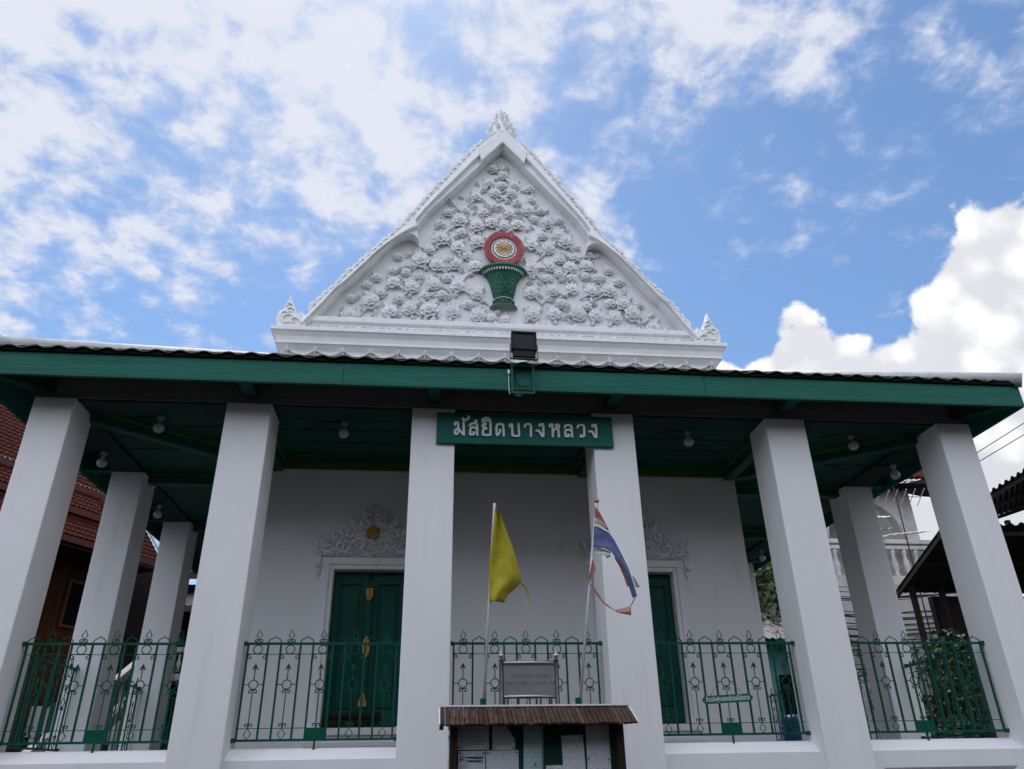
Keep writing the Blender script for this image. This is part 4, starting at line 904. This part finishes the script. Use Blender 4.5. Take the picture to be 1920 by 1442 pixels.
# ------------------------------------------------------------------ stainless steel sign stand
SYp = -0.75
st = thing('steel_sign', 'stainless steel sign frame with faint blue lettering standing behind the notice board', 'sign', (0.41, SYp, GZ))
for x in (0.108, 0.712):
    MB().tube([(x, SYp, GZ), (x, SYp, 0.80)], 0.024, 12).build('post', 'steel_dark', st, True)
    MB().lathe([(0.024, 0.80), (0.032, 0.805), (0.022, 0.82), (0.036, 0.84), (0.036, 0.855), (0.022, 0.872), (0.006, 0.885), (0.009, 0.90), (0, 0.912)], (x, SYp, 0), 14).build('post_finial', 'steel', st, True)
for z in (0.775, 0.432): MB().tube([(0.132, SYp-0.005, z), (0.688, SYp-0.005, z)], 0.021, 12).build('cross_rail', 'steel', st, True)
MB().box(0.135, 0.685, SYp-0.004, SYp+0.006, 0.454, 0.753).build('panel', 'steel_panel', st)
for k in range(5):
    x = 0.175+0.118*k; MB().tube([(x, SYp, -0.60), (x, SYp, 0.412)], 0.009, 8).build('lower_bar', 'steel_dark', st)
MB().tube([(0.132, SYp, -0.60), (0.688, SYp, -0.60)], 0.018, 10).build('cross_rail', 'steel', st, True)
# two worn lines of blue script, too faint to read: short broken strokes
random.seed(21)
for zc, x0, x1, hh in ((0.640, 0.20, 0.64, 0.036), (0.566, 0.155, 0.665, 0.032)):
    b = MB(); x = x0
    while x < x1:
        w_ = random.uniform(0.010, 0.018)
        sh = random.choice(([(0, 0), (0, 1)], [(0, 0), (0, 1), (1, 1), (1, 0)], [(0, 1), (0.2, 0), (1, 0), (1, 1)], [(0, 0.6), (0.6, 1), (1, 0.5), (1, 0)], [(0, 0.2), (0.5, 0), (1, 0.3), (0.4, 0.8)]))
        stroke(b, [(x+p[0]*w_, zc+(p[1]-0.5)*hh*random.uniform(0.8, 1)) for p in sh], 0.0042, SYp-0.0052, SYp-0.0041, 3); x += w_+random.uniform(0.006, 0.012)
    b.build('lettering', 'blue_print', st)
random.seed(11)

# ------------------------------------------------------------------ notice board
nb = thing('notice_board', 'dark wooden notice board with a small brown slatted roof and pinned papers', 'notice board', (0.40, -1.40, GZ))
NX0, NX1 = -0.55, 1.345
ns_ = 41; sw = (NX1-NX0)/ns_
sme = []
for mt_ in ('slat_a', 'slat_b', 'slat_c'):
    b = MB(); b.add([(0.002, -0.345, -0.175), (sw-0.002, -0.345, -0.175), (sw-0.002, 0, 0), (0.002, 0, 0), (0.004, -0.355, -0.158), (sw-0.004, -0.355, -0.158), (sw-0.004, -0.006, 0.016), (0.004, -0.006, 0.016)], [(0, 3, 2, 1), (4, 5, 6, 7), (0, 1, 5, 4), (1, 2, 6, 5), (2, 3, 7, 6), (3, 0, 4, 7)])
    sme.append(b.mesh('roof_slat', mt_))
for k in range(ns_):
    w_ = 0 if random.random() < 0.45 else (1 if random.random() < 0.6 else 2)
    place('roof_slat', sme[w_], nb, (NX0+sw*k, -1.255, 0.285+random.uniform(-0.003, 0.003)), (random.uniform(-0.02, 0.02), 0, 0))
    if k % 2 == 0: place('roof_slat', sme[1], nb, (NX0+sw*(k+1), -1.245, 0.285), (0, 0, math.pi))
MB().box(NX0-0.012, NX1+0.012, -1.29, -1.21, 0.300, 0.316).build('ridge_flashing', 'white_metal', nb)
m = MB(); m.quad((NX1+0.002, -1.25, 0.30), (NX1+0.014, -1.25, 0.30), (NX1+0.014, -1.61, 0.118), (NX1+0.002, -1.61, 0.118), -0.012); m.build('end_flashing', 'white_metal', nb)
m = MB(); m.quad((NX0-0.014, -1.25, 0.30), (NX0-0.002, -1.25, 0.30), (NX0-0.002, -1.61, 0.118), (NX0-0.014, -1.61, 0.118), -0.012); m.build('end_flashing', 'white_metal', nb)
for x0, x1 in ((-0.452, -0.385), (1.165, 1.238)): MB().box(x0, x1, -1.46, -1.16, GZ, 0.20).build('post', 'dark_wood', nb, bevel=0.006)
MB().box(-0.384, 1.164, -1.33, -1.28, -1.05, 0.20).build('backing_board', 'felt_green', nb)
MB().box(-0.384, 1.164, -1.44, -1.20, 0.12, 0.20).build('head_rail', 'dark_wood', nb)
MB().box(-0.384, 1.164, -1.44, -1.20, -1.12, -1.05).build('bottom_rail', 'dark_wood', nb)
for x in (0.445, ): MB().box(x-0.008, x+0.008, -1.392, -1.372, -1.05, 0.12).build('glass_stile', 'steel', nb)
PX = lambda p: -0.451+(p-845)*0.00519
PZ = lambda y: 0.118-(y-1359)*0.0052
PAP = [((859, 918), (1354, 1398), 'paper_a', 'plain typed white sheet beside the dark post, upper row', 0.0), ((924, 967), (1354, 1399), 'paper_a', 'white sheet with a cut upper corner next to the plain typed sheet', 0.01), ((861, 911), (1400, 1475), 'paper_b', 'densely printed white list with a small round emblem', 0.0), ((912.5, 973), (1400, 1475), 'paper_b', 'ruled white table sheet joined to the printed list', 0.0),
       ((981, 1017), (1354, 1480), 'reflection_teal', 'long pale teal sheet painted for the glass reflection at the middle of the board', 0.02), ((1057, 1099), (1376, 1470), 'paper_c', 'white sheet with a small red stamp at its corner', -0.025), ((1101, 1146), (1354, 1468), 'paper_c', 'tall pale sheet with two dark pins beside the dark post', 0.015), ((1024, 1058), (1426, 1470), 'paper_a', 'small white sheet with a grey picture under the bare felt', 0.0)]
for i, ((a, b_), (c, d_), mt_, lb, rot) in enumerate(PAP):
    x0, x1, z0, z1 = PX(a), PX(b_), PZ(d_), PZ(c)
    t = thing('paper_notice', lb, 'paper', ((x0+x1)/2, -1.335, z0), 'papers pinned on the notice board'); t.rotation_euler = (0, rot, 0)
    wd = (x1-x0)/2; hh = z1-z0; b = MB(); poly = [(-wd, 0), (wd, 0), (wd, hh), (-wd, hh)] if i != 1 else [(-wd, 0), (wd, 0), (wd, hh*0.5), (wd*0.7, hh), (-wd, hh)]
    rows = [[(-wd+2*wd*k/6, -0.004-0.006*math.sin(k*1.1+j+i)*(j > 0), hh*j/5) for k in range(7)] for j in range(6)]
    if i == 1:
        for j in (3, 4, 5): rows[j] = [(-wd+(2*wd-0.035*(j-2))*k/6, r_[1], r_[2]) for k, r_ in enumerate(rows[j])]
    b.grid(rows); loc_part(t, 'sheet', b, mt_)
    for px_ in ((-wd+0.018, wd-0.018) if i not in (4,) else (0.02,)):
        pz_ = hh-0.02 if i in (2, 3, 5) else (hh*0.45 if i in (4, 6) else 0.02)
        loc_part(t, 'pin', MB().lathe([(0, -0.007), (0.008, -0.004), (0.008, 0.004), (0, 0.007)], (px_, -0.014, pz_), 8), 'black')
    if i == 2: loc_part(t, 'emblem', MB().tube([(-wd+0.035+0.014*math.cos(q_*0.52), -0.012, hh-0.065+0.014*math.sin(q_*0.52)) for q_ in range(12)], 0.003, 4, True), 'steel_dark'); loc_part(t, 'heading', MB().box(-wd+0.07, wd-0.02, -0.0125, -0.0115, hh-0.062, hh-0.052).box(-wd+0.08, wd-0.025, -0.0125, -0.0115, hh-0.092, hh-0.083), 'steel_dark')
    if i == 5: loc_part(t, 'stamp', MB().lathe([(0.016, -0.0005), (0.016, 0.0005)], (0, 0, 0), 12).add([], []), 'wreath_red').location = (-wd+0.05, -0.012, hh-0.05)
    if i == 7: loc_part(t, 'picture', MB().prism([(0.02, hh-0.15), (0.075, hh-0.15), (0.08, hh-0.06), (0.06, hh-0.045), (0.03, hh-0.09)], -0.0125, -0.0115), 'steel_dark')

# ------------------------------------------------------------------ red-roofed timber house on the left
random.seed(5)
HP = Vector((-8.85, 7.9, 0)); hd = Vector((0.46, 0.888, 0)); hn = Vector((0.888, -0.46, 0))
def hw(s, i, z): p = HP+hd*s-hn*i; return (p.x, p.y, z)
hs = thing('timber_house', 'brown timber house with stacked red tile roofs beside the mosque', 'house', hw(-1.5, 2.0, GZ))
def hbox(name, s0, s1, i0, i1, z0, z1, m_, par=None, bevel=0):
    b = MB(); b.add([hw(s0, i0, z0), hw(s1, i0, z0), hw(s1, i1, z0), hw(s0, i1, z0), hw(s0, i0, z1), hw(s1, i0, z1), hw(s1, i1, z1), hw(s0, i1, z1)], [(0, 1, 2, 3), (7, 6, 5, 4), (4, 5, 1, 0), (5, 6, 2, 1), (6, 7, 3, 2), (7, 4, 0, 3)])
    return b.build(name, m_, par or hs, bevel=bevel)
def tile_roof(s0, s1, i0, i1, z0, z1, name='roof'):
    cs = 0.135; rw = 0.15; L_ = math.hypot(i1-i0, z1-z0); nr = max(2, int(L_/rw)); nc = int((s1-s0)/cs*4); rows = []
    for r_ in range(nr):
        for t_, lift in ((r_/nr, 0.028), ((r_+0.97)/nr, 0.0)):
            rows.append([hw(s0+(s1-s0)*k/nc, i0+(i1-i0)*t_, z0+(z1-z0)*t_+lift+0.016*(1, 0.3, -0.6, 0.3)[k % 4]) for k in range(nc+1)])
    return MB().grid(rows).build(name, 'red_tile', hs)
T3, T2, T1 = (0.0, 4.44, 4.59), (0.5, 5.26, 5.42), (1.0, 5.98, 6.13)
for n_, ((i, zb, zt), (s0, s1), (i1, z1)) in enumerate(((T3, (-6.5, 2.95), (0.75, 5.50)), (T2, (-6.5, 1.75), (1.25, 6.25)), (T1, (-6.5, 1.75), (3.6, 9.6)))):
    rf = tile_roof(s0, s1, i, i1, zt, z1)
    hbox('fascia', s0, s1, i-0.03, i+0.03, zb, zt-0.01, 'red_board', rf)
    vb = MB(); vb.add([hw(s1, i-0.05, zt+0.02), hw(s1+0.07, i-0.05, zt+0.02), hw(s1+0.07, i1, z1+0.04), hw(s1, i1, z1+0.04), hw(s1, i-0.05, zt+0.10), hw(s1+0.07, i-0.05, zt+0.10), hw(s1+0.07, i1, z1+0.13), hw(s1, i1, z1+0.13)], [(0, 3, 2, 1), (4, 5, 6, 7), (0, 1, 5, 4), (1, 2, 6, 5), (2, 3, 7, 6), (3, 0, 4, 7)]); vb.build('verge', 'old_white', rf)
hbox('gable_wall', 1.55, 1.70, 0.6, 3.5, 4.2, 6.0, 'red_board'); hbox('ridge_box', 1.95, 2.85, 0.72, 1.4, 5.25, 5.62, 'red_board'); hbox('ridge_cap', 1.90, 2.92, 0.68, 1.44, 5.622, 5.70, 'old_white')
hbox('soffit', -6.5, 2.9, 0.04, 1.25, 4.36, 4.40, 'dark_wood')
# board wall, planks one by one
for k in range(46):
    s = -6.4+0.2*k
    if 1.50 < s+0.1 < 2.10: hbox('plank', s, s+0.19, 1.2, 1.24, GZ+0.4, 2.95, 'wood_wall'); hbox('plank', s, s+0.19, 1.2, 1.24, 3.92, 4.36, 'wood_wall'); continue
    hbox('plank', s, s+0.19, 1.2+random.uniform(-0.006, 0.006), 1.24, GZ+0.4, 4.36, 'wood_wall')
hbox('house_body', -6.4, 1.5, 1.26, 5.0, GZ, 6.0, 'dark_wood'); hbox('house_wing', 1.501, 5.2, 1.26, 5.0, GZ, 5.05, 'dark_wood')
wn = hbox('window', 1.50, 2.10, 1.235, 1.25, 2.95, 3.92, 'glass_dark')
for a in ((1.44, 1.50, 2.89, 3.98), (2.10, 2.16, 2.89, 3.98), (1.50, 2.10, 3.92, 3.98), (1.50, 2.10, 2.89, 2.95)): hbox('window_frame', a[0], a[1], 1.16, 1.23, a[2], a[3], 'wood_frame', wn)
# stair with white balustrade between mosque and house
sp0, sp1 = Vector((-7.55, 5.2, -1.0)), Vector((-6.75, 8.4, 1.25))
stt = thing('stair_rail', 'white plaster stair balustrade climbing beside the timber house', 'stair', (sp0.x, sp0.y, GZ))
MB().beam(sp0+Vector((0, 0, 0.75)), sp1+Vector((0, 0, 0.75)), 0.16, 0.14).build('handrail', 'old_white', stt); MB().beam(sp0, sp1, 0.20, 0.20).build('string', 'old_white', stt)
bal = MB().lathe([(0.05, 0.10), (0.035, 0.16), (0.06, 0.28), (0.065, 0.36), (0.035, 0.50), (0.04, 0.56), (0.05, 0.68)], n=10).mesh('baluster', 'old_white', True)
for k in range(10): p = sp0.lerp(sp1, (k+0.5)/10); place('baluster', bal, stt, p)
for p in (sp0, sp1): MB().box(p.x-0.12, p.x+0.12, p.y-0.12, p.y+0.12, GZ, p.z+1.05).build('newel', 'old_white', stt, bevel=0.02)
tag(MB().box(-9.2, -7.2, 9.3, 9.5, GZ, 1.15).build('garden_wall', 'old_white'), 'low white garden wall below the timber house', 'wall')
gd = thing('green_cabinet', 'dark green metal cabinet standing beside the stair balustrade', 'cabinet', (-7.05, 6.3, GZ)); MB().box(-7.4, -6.75, 6.1, 6.5, GZ+0.1, 0.95).build('body', 'green_door', gd, bevel=0.01)
for x in (-7.36, -6.82): MB().box(x, x+0.05, 6.12, 6.18, GZ, GZ+0.099).build('leg', 'black_metal', gd)
MB().box(-7.09, -7.06, 6.07, 6.099, 0.1, 0.3).build('handle', 'steel', gd)
# higher roof and spire behind
t = thing('far_gable_roof', 'red tiled gable roof with white verge rising behind the timber house', 'house', (-16, 13, GZ))
def far_gable():
    m = MB(); m.add([(-15.6, 12, 12.75), (-10.9, 12, 9.5), (-10.9, 18, 9.5), (-15.6, 18, 12.75), (-20.3, 12, 9.5), (-20.3, 18, 9.5)], [(0, 1, 2, 3), (0, 3, 5, 4)]); m.build('roof', 'red_tile', t)
    MB().prism([(-19.6, 9.4), (-11.6, 9.4), (-15.6, 12.3)], 12.3, 17.5).build('gable_wall', 'red_board', t); MB().box(-19, -12, 12.4, 17.4, GZ, 9.39).build('wall', 'old_white', t)
    for s in (-1, 1): MB().beam((-15.6, 11.93, 12.86), (-15.6+s*4.75, 11.93, 9.58), 0.12, 0.16).build('verge', 'old_white', t)
far_gable()
sp = thing('spire', 'thin grey pointed spire showing above the roof edge', 'spire', (-13.1, 15, GZ)); MB().lathe([(0.9, GZ), (0.85, 6.0), (0.5, 8.5), (0.30, 10.2), (0.20, 11.9), (0.13, 12.75), (0.05, 13.2), (0.0, 13.5)], (-13.1, 15, 0), 10).build('shaft', 'spire_grey', sp)
MB().lathe([(0.22, 11.8), (0.25, 11.85), (0.22, 11.9)], (-13.1, 15, 0), 12).build('collar', 'spire_grey', sp)

# dark two-storey neighbour seen between the far side pillars
t = thing('neighbour_house', 'dark neighbour house with red fascia and grey lean-to seen past the far side pillars', 'house', (-10.2, 20, GZ))
MB().box(-13.2, -6.9, 18.4, 23, GZ, 5.75).build('wall', 'dark_wood', t)
MB().box(-13.4, -6.7, 17.6, 17.68, 5.78, 6.0).build('fascia', 'red_board', t); MB().box(-13.5, -6.6, 17.5, 17.7, 6.01, 6.10).build('verge', 'old_white', t)
o = MB().grid([[(-13.4+0.06*k, y, z+0.02*math.cos(k*1.5)) for k in range(113)] for y, z in ((17.62, 6.02), (20.5, 7.1))]).build('roof', 'red_tile', t)
o = MB().grid([[(-13.2+0.06*k, y, z+0.02*math.cos(k*1.5)) for k in range(106)] for y, z in ((16.9, 4.75), (18.4, 5.45))]).build('lean_to', 'grey_sheet', t); MB().box(-13.2, -6.85, 16.88, 16.94, 4.55, 4.72).build('fascia', 'red_board', t)
rl = MB().box(-13.2, -6.9, 16.95, 17.1, 3.30, 3.45).build('balcony_rail', 'old_white', t); MB().box(-13.2, -6.9, 16.95, 18.4, 2.45, 2.65).build('balcony_slab', 'old_white', t)
for k in range(24): place('baluster', bal, rl, (-13.0+0.26*k, 17.02, 2.62))
MB().box(-13.2, -6.9, 18.30, 18.39, 0.2, 2.0).build('shutter', 'green_door', t)

# ------------------------------------------------------------------ right: white arched house, canopies, cables, trees
wh = thing('arched_house', 'white house with an arched loggia, balustrade and red tile roof', 'house', (17, 17, GZ))
WX0, WX1, WYH = 12.6, 17.05, 16.0
# wall with an arched opening (centre 15.05, radius 1.42)
ac, ar, az0, asp = 15.0, 1.44, 6.85, 7.0
poly = [(WX0, GZ), (WX1, GZ), (WX1, 9.2), (WX0, 9.2)]
arc = [(ac+ar*math.cos(math.pi*k/20), asp+ar*math.sin(math.pi*k/20)) for k in range(21)]
m = MB(); m.box(WX0, WX1, WYH, WYH+0.3, GZ, az0); m.box(WX0, ac-ar, WYH, WYH+0.3, az0+0.001, 9.2); m.box(ac+ar, WX1, WYH, WYH+0.3, az0+0.001, 9.2)
m.prism([(ac+ar, asp)]+arc[1:-1]+[(ac-ar, asp), (ac-ar, 9.2), (ac+ar, 9.2)], WYH, WYH+0.3); m.box(WX1-0.3, WX1, WYH+0.301, 22, GZ, 9.2); m.box(WX0, WX1-0.301, WYH+2.6, 22, GZ, 9.2); m.build('wall', 'old_white', wh)
MB().tube([(x, WYH-0.03, z) for x, z in [(ac+(ar+0.06)*math.cos(math.pi*k/20), asp+(ar+0.06)*math.sin(math.pi*k/20)) for k in range(21)]], 0.07, 8).build('arch_moulding', 'old_white', wh, True)
bl_ = MB(); bl_.box(WX0, WX1+0.05, WYH-0.55, WYH-0.28, 6.70, 6.86); bl_.box(WX0, WX1+0.03, WYH-0.52, WYH-0.31, 6.50, 6.64); bs = bl_.build('balustrade_rail', 'old_white', wh, bevel=0.02)
MB().box(WX0, WX1+0.05, WYH-0.6, WYH-0.001, 5.30, 5.55).build('balcony_slab', 'old_white', wh)
bal2 = MB().lathe([(0.10, 0.0), (0.10, 0.08), (0.06, 0.14), (0.12, 0.35), (0.11, 0.45), (0.06, 0.70), (0.09, 0.86), (0.09, 0.95)], n=10).mesh('baluster', 'old_white', True)
for k in range(10): place('baluster', bal2, bs, (16.85-0.43*k, WYH-0.42, 5.551))
m = MB(); rows = []
for y, z in ((14.9, 9.05), (16.6, 10.1), (18.3, 11.1)):
    rows.append([(12.0+0.06*k, y, z+0.04*math.cos(k*1.4)) for k in range(101)])
m.grid(rows); m.grid([[(18.0+(-0.0), 14.9, 9.05), (18.0, 16.6, 10.1), (18.0, 18.3, 11.1)], [(18.6, 16.2, 8.7), (18.6, 17.5, 9.2), (18.6, 18.3, 9.6)]])
o = m.build('roof', 'red_tile', wh); so = o.modifiers.new('thick', 'SOLIDIFY'); so.thickness = 0.08
MB().box(12.0, 18.0, 14.95, 15.05, 8.80, 9.0).build('eave_board', 'dark_wood', wh)
for k in range(22): MB().box(12.1+0.27*k, 12.2+0.27*k, 15.06, 16.0, 8.86, 8.98).build('rafter', 'dark_wood', wh)
def canopy(name, lb, Q, mt_, posts):
    t = thing(name, lb, 'canopy', (Q[0][0], Q[0][1], GZ)); a, b, c, d_ = [Vector(q_) for q_ in Q]; rows = [[], []]; n_ = 90
    for k in range(n_+1):
        o_ = 0.035*(1 if (k//2) % 2 else -1); t_ = k/n_; rows[0].append(a.lerp(b, t_)+Vector((0, 0, o_))); rows[1].append(d_.lerp(c, t_)+Vector((0, 0, o_)))
    o = MB().grid(rows).build('sheet', mt_, t); s = o.modifiers.new('thick', 'SOLIDIFY'); s.thickness = 0.01
    for t_ in (0.08, 0.5, 0.92): p = a.lerp(d_, t_); q_ = b.lerp(c, t_); MB().beam(p-Vector((0, 0, 0.10)), q_-Vector((0, 0, 0.10)), 0.07, 0.10).build('purlin', 'dark_wood', t)
    for t_ in (0.0, 0.33, 0.66, 1.0): p = a.lerp(b, t_); q_ = d_.lerp(c, t_); MB().beam(p-Vector((0, 0, 0.20)), q_-Vector((0, 0, 0.20)), 0.06, 0.10).build('rafter', 'dark_wood', t)
    for x, y, z in posts: MB().box(x-0.06, x+0.06, y-0.06, y+0.06, GZ, z).build('post', 'dark_wood', t)
canopy('canopy', 'low dark corrugated canopy beside the verandah with timber posts', [(11.4, 7.0, 4.80), (18.5, 7.0, 5.0), (18.5, 10.4, 3.95), (11.95, 10.4, 3.95)], 'metal_sheet', [(12.1, 9.8, 4.0), (13.0, 9.9, 4.0), (16.5, 9.9, 3.95), (12.6, 7.3, 4.55), (17.5, 7.3, 4.75)])
canopy('canopy', 'high dark corrugated roof rising above the low canopy', [(13.75, 8.0, 6.03), (18.5, 8.0, 8.55), (20.5, 11.2, 7.6), (16.15, 11.2, 6.33)], 'metal_sheet', [(18.2, 8.3, 8.2), (16.5, 11.0, 6.2), (20.0, 11.0, 7.2)])
bk = thing('shed', 'dark timber shed wall under the low canopy', 'shed', (15, 10.6, GZ)); MB().box(13.1, 18.5, 10.5, 10.7, GZ, 3.85).build('wall', 'dark_wood', bk)
for k in range(14): MB().box(13.15+0.38*k, 13.2+0.38*k, 10.46, 10.499, GZ, 3.85).build('batten', 'dark_wood', bk)
MB().box(13.6, 14.6, 10.455, 10.498, 0.2, 2.2).build('door', 'dark_wood', bk)
tag(MB().box(10.2, 16.5, 13.4, 13.6, GZ, 5.0).build('boundary_wall', 'old_white'), 'pale stained wall behind a tangle of black cables', 'wall')
cb = thing('cable_bundle', 'tangle of black power cables strung across the pale wall', 'cables', (12.5, 12.6, GZ))
for k in range(24):
    z0 = 2.2+0.105*k+random.uniform(-0.08, 0.08); z1 = z0+random.uniform(-0.1, 0.55); sag = random.uniform(0.05, 0.4)
    MB().tube([(9.8+7.5*t_/9, 12.6+random.uniform(-0.02, 0.02)+0.02*(k % 5), z0+(z1-z0)*t_/9-sag*math.sin(math.pi*t_/9)+random.uniform(-0.02, 0.02)) for t_ in range(10)], random.choice((0.012, 0.018, 0.026)), 5).build('cable', 'rubber', cb)
for x in (13.2, 10.4): MB().tube([(x+0.1, 12.5, GZ), (x, 12.5, 5.2)], 0.07, 8).build('pole', 'dark_wood', cb)
def antenna(lb, x, y, z0, z1, arms):
    t = thing('antenna', lb, 'antenna', (x, y, z0), 'television antennas'); MB().tube([(x, y, z0), (x+0.05, y, z1)], 0.022, 6).build('mast', 'rust', t)
    for z, ang, ln, ne in arms:
        dv = Vector((math.cos(ang), math.sin(ang)*0.6, 0.12)); c = Vector((x+0.03, y, z)); MB().tube([c-dv*ln*0.5, c+dv*ln*0.5], 0.012, 5).build('boom', 'steel_dark', t)
        pv = Vector((-dv.y, dv.x, 0.15)).normalized()
        for k in range(ne): p = c+dv*ln*(k/(ne-1)-0.5); l_ = 0.55-0.3*k/ne; MB().tube([p-pv*l_, p+pv*l_], 0.014, 4).build('element', 'white_metal', t)
antenna('tall rusty television antenna mast in front of the arched house', 13.1, 11.0, GZ, 8.0, ((7.35, 0.3, 1.7, 8), (6.9, 2.6, 1.5, 7), (5.75, 0.1, 1.3, 6)))
antenna('thin antenna mast beside the low canopy', 12.35, 11.6, GZ, 6.6, ((6.4, 0.5, 1.6, 6), (5.95, -0.4, 1.2, 5)))
for k, (z0, z1) in enumerate(((7.98, 9.0), (7.72, 8.68))):
    t = thing('power_line', 'thin black overhead wire, ' + ('upper' if k == 0 else 'lower') + ' of two crossing the clouds', 'wire', (15.4, 10, z0))
    MB().tube([(15.0, 10, z0-0.24), (17.3, 10, z1), (21, 10, z1+(z1-z0)*1.9)], 0.014, 5).build('strand', 'rubber', t)
# low clutter below the canopy
t = thing('plank_cupboard', 'rust brown plank cupboard standing in front of the low canopy', 'cupboard', (10.5, 7.6, GZ))
for j in range(7): MB().box(9.5, 11.6, 7.4, 7.43, GZ+0.05+0.42*j, GZ+0.45+0.42*j).build('plank', 'rust', t)
MB().box(9.52, 11.58, 7.431, 8.2, GZ, GZ+2.95).build('box', 'dark_wood', t)
t = thing('water_drum', 'bright blue plastic drum by the far end of the side verandah', 'drum', (8.6, 10.5, GZ)); MB().lathe([(0.42, GZ), (0.44, GZ+0.1), (0.44, 0.72), (0.40, 0.84), (0.30, 0.88)], (8.6, 10.5, 0), 20).build('drum', 'blue_plastic', t, True)
for z in (-0.9, -0.1, 0.6): MB().lathe([(0.44, z-0.03), (0.46, z), (0.44, z+0.03)], (8.6, 10.5, 0), 20).build('hoop', 'blue_plastic', t, True)
t = thing('neighbour_hut', 'turquoise walled hut with a grey corrugated roof behind the verandah', 'hut', (10.0, 14.5, GZ)); MB().box(8.4, 11.0, 14.0, 17, GZ, 3.1).build('wall', 'turquoise', t)
rows = [[(7.9+0.06*k, y, z+0.025*math.cos(k*1.6)) for k in range(58)] for y, z in ((13.2, 3.15), (15.2, 3.9), (17.2, 4.6))]
o = MB().grid(rows).build('roof', 'grey_sheet', t); so = o.modifiers.new('thick', 'SOLIDIFY'); so.thickness = 0.02
for x in (8.9, 9.9): MB().box(x, x+0.6, 13.96, 13.999, 0.6, 2.2).build('window', 'glass_dark', t)
def leafcloud(blobs, n, size, m_, seed):
    rn = random.Random(seed); b = MB()
    for _ in range(n):
        c, r_ = blobs[rn.randrange(len(blobs))]; d_ = Vector((rn.gauss(0, 1), rn.gauss(0, 1), rn.gauss(0, 1))).normalized(); p = Vector(c)+d_*r_*(rn.random()**0.45)
        a = Vector((rn.gauss(0, 1), rn.gauss(0, 1), rn.gauss(0, 0.6))).normalized(); s = a.cross(Vector((rn.gauss(0, 1), rn.gauss(0, 1), rn.gauss(0, 1)))).normalized(); l_ = size*rn.uniform(0.6, 1.3)
        b.add([p, p+a*l_*0.5+s*l_*0.28, p+a*l_-Vector((0, 0, l_*0.2)), p+a*l_*0.5-s*l_*0.28], [(0, 1, 2, 3)])
    return b
def tree(lb, x, y, h, r_, seed, m_='leaf', n=5200):
    rn = random.Random(seed); t = thing('tree', lb, 'tree', (x, y, GZ)); b = MB(); top = GZ+h
    b.tube([(x, y, GZ), (x+0.1, y, GZ+h*0.25), (x-0.05, y+0.1, GZ+h*0.45), (x+0.05, y, top-r_)], (0.22, 0.18, 0.14, 0.08), 8); blobs = []
    for k in range(15):
        a = rn.uniform(0, 6.28); q_ = rn.uniform(0.15, 0.95)*r_; z = top-r_+rn.uniform(-0.75, 0.85)*r_; c = (x+q_*math.cos(a), y+q_*math.sin(a), z); blobs.append((c, rn.uniform(0.28, 0.46)*r_))
        b.tube([(x, y, GZ+h*0.42+rn.uniform(-0.3, 0.6)), ((x+c[0])/2, (y+c[1])/2, (GZ+h*0.45+z)/2+0.25), c], (0.07, 0.045, 0.015), 5)
    b.build('trunk', 'bark', t, True); leafcloud(blobs, n, 0.24, m_, seed).build('crown', m_, t)
tree('leafy green tree behind the grey roofed hut', 11.6, 18.5, 9.3, 3.0, 3)
tree('dark green tree beside the arched house', 8.6, 21.0, 9.0, 2.8, 9, 'leaf_dark')
tree('dense tree far behind the timber house', -6.5, 24.0, 8.5, 2.8, 14, 'leaf_dark', 3500)
# climbing plants on the shed side
for k, (x, y, h, lb) in enumerate(((10.75, 6.7, 3.9, 'tallest dark shrub in front of the brown plank cupboard'), (9.75, 6.5, 3.5, 'dark shrub between the verandah and the tallest shrub'), (9.35, 5.6, 2.5, 'low dark shrub close to the side verandah railing'))):
    t = thing('shrub', lb, 'plant', (x, y, GZ)); b = MB(); rn = random.Random(k)
    for j in range(9): a = rn.uniform(0, 6.28); b.tube([(x, y, GZ), (x+0.2*math.cos(a), y+0.2*math.sin(a), GZ+h*0.5), (x+0.5*math.cos(a), y+0.5*math.sin(a), GZ+h)], (0.03, 0.02, 0.008), 5)
    b.build('stems', 'bark', t); leafcloud([((x+rn.uniform(-0.4, 0.4), y+rn.uniform(-0.4, 0.4), GZ+h*rn.uniform(0.45, 1.0)), 0.45) for _ in range(9)], 900, 0.17, 'leaf_dark', k+40).build('foliage', 'leaf_dark', t)

# ------------------------------------------------------------------ unseen row houses, added behind the viewer to block low sky
for k, (x0, x1, h, lb) in enumerate(((-26, -13.2, 10.0, 'long unseen three-storey row house added to block low sky, end with the low roof'), (-13, 1.8, 11.0, 'unseen three-storey row house added to block low sky, facing the mosque steps'), (2, 14.8, 10.4, 'unseen three-storey row house added to block low sky, opposite the dark canopies'), (15, 27, 9.6, 'unseen three-storey row house added to block low sky, at the far end'))):
    t = thing('added_row_house', lb, 'house', ((x0+x1)/2, -21, GZ), 'unseen row houses added to block low sky')
    MB().box(x0, x1, -24, -19, GZ, h-1.2).build('wall', 'dark_wood', t)
    m = MB(); m.quad((x0-0.1, -18.3, h-1.4), (x1+0.1, -18.3, h-1.4), (x1+0.1, -21.5, h), (x0-0.1, -21.5, h), 0.1); m.quad((x0-0.1, -21.5, h), (x1+0.1, -21.5, h), (x1+0.1, -24.7, h-1.4), (x0-0.1, -24.7, h-1.4), 0.1); m.build('roof', 'brown_tile', t)
    n_ = int((x1-x0)/3)
    for j in range(n_):
        xc = x0+(x1-x0)*(j+0.5)/n_; 
        for zf in (0.2, 3.4, 6.3):
            wn = MB().box(xc-0.6, xc+0.6, -18.999, -18.96, zf, zf+1.4).build('window', 'glass_dark', t)
            MB().box(xc-0.7, xc+0.7, -18.95, -18.88, zf+1.4, zf+1.52).build('lintel', 'wood_frame', wn)
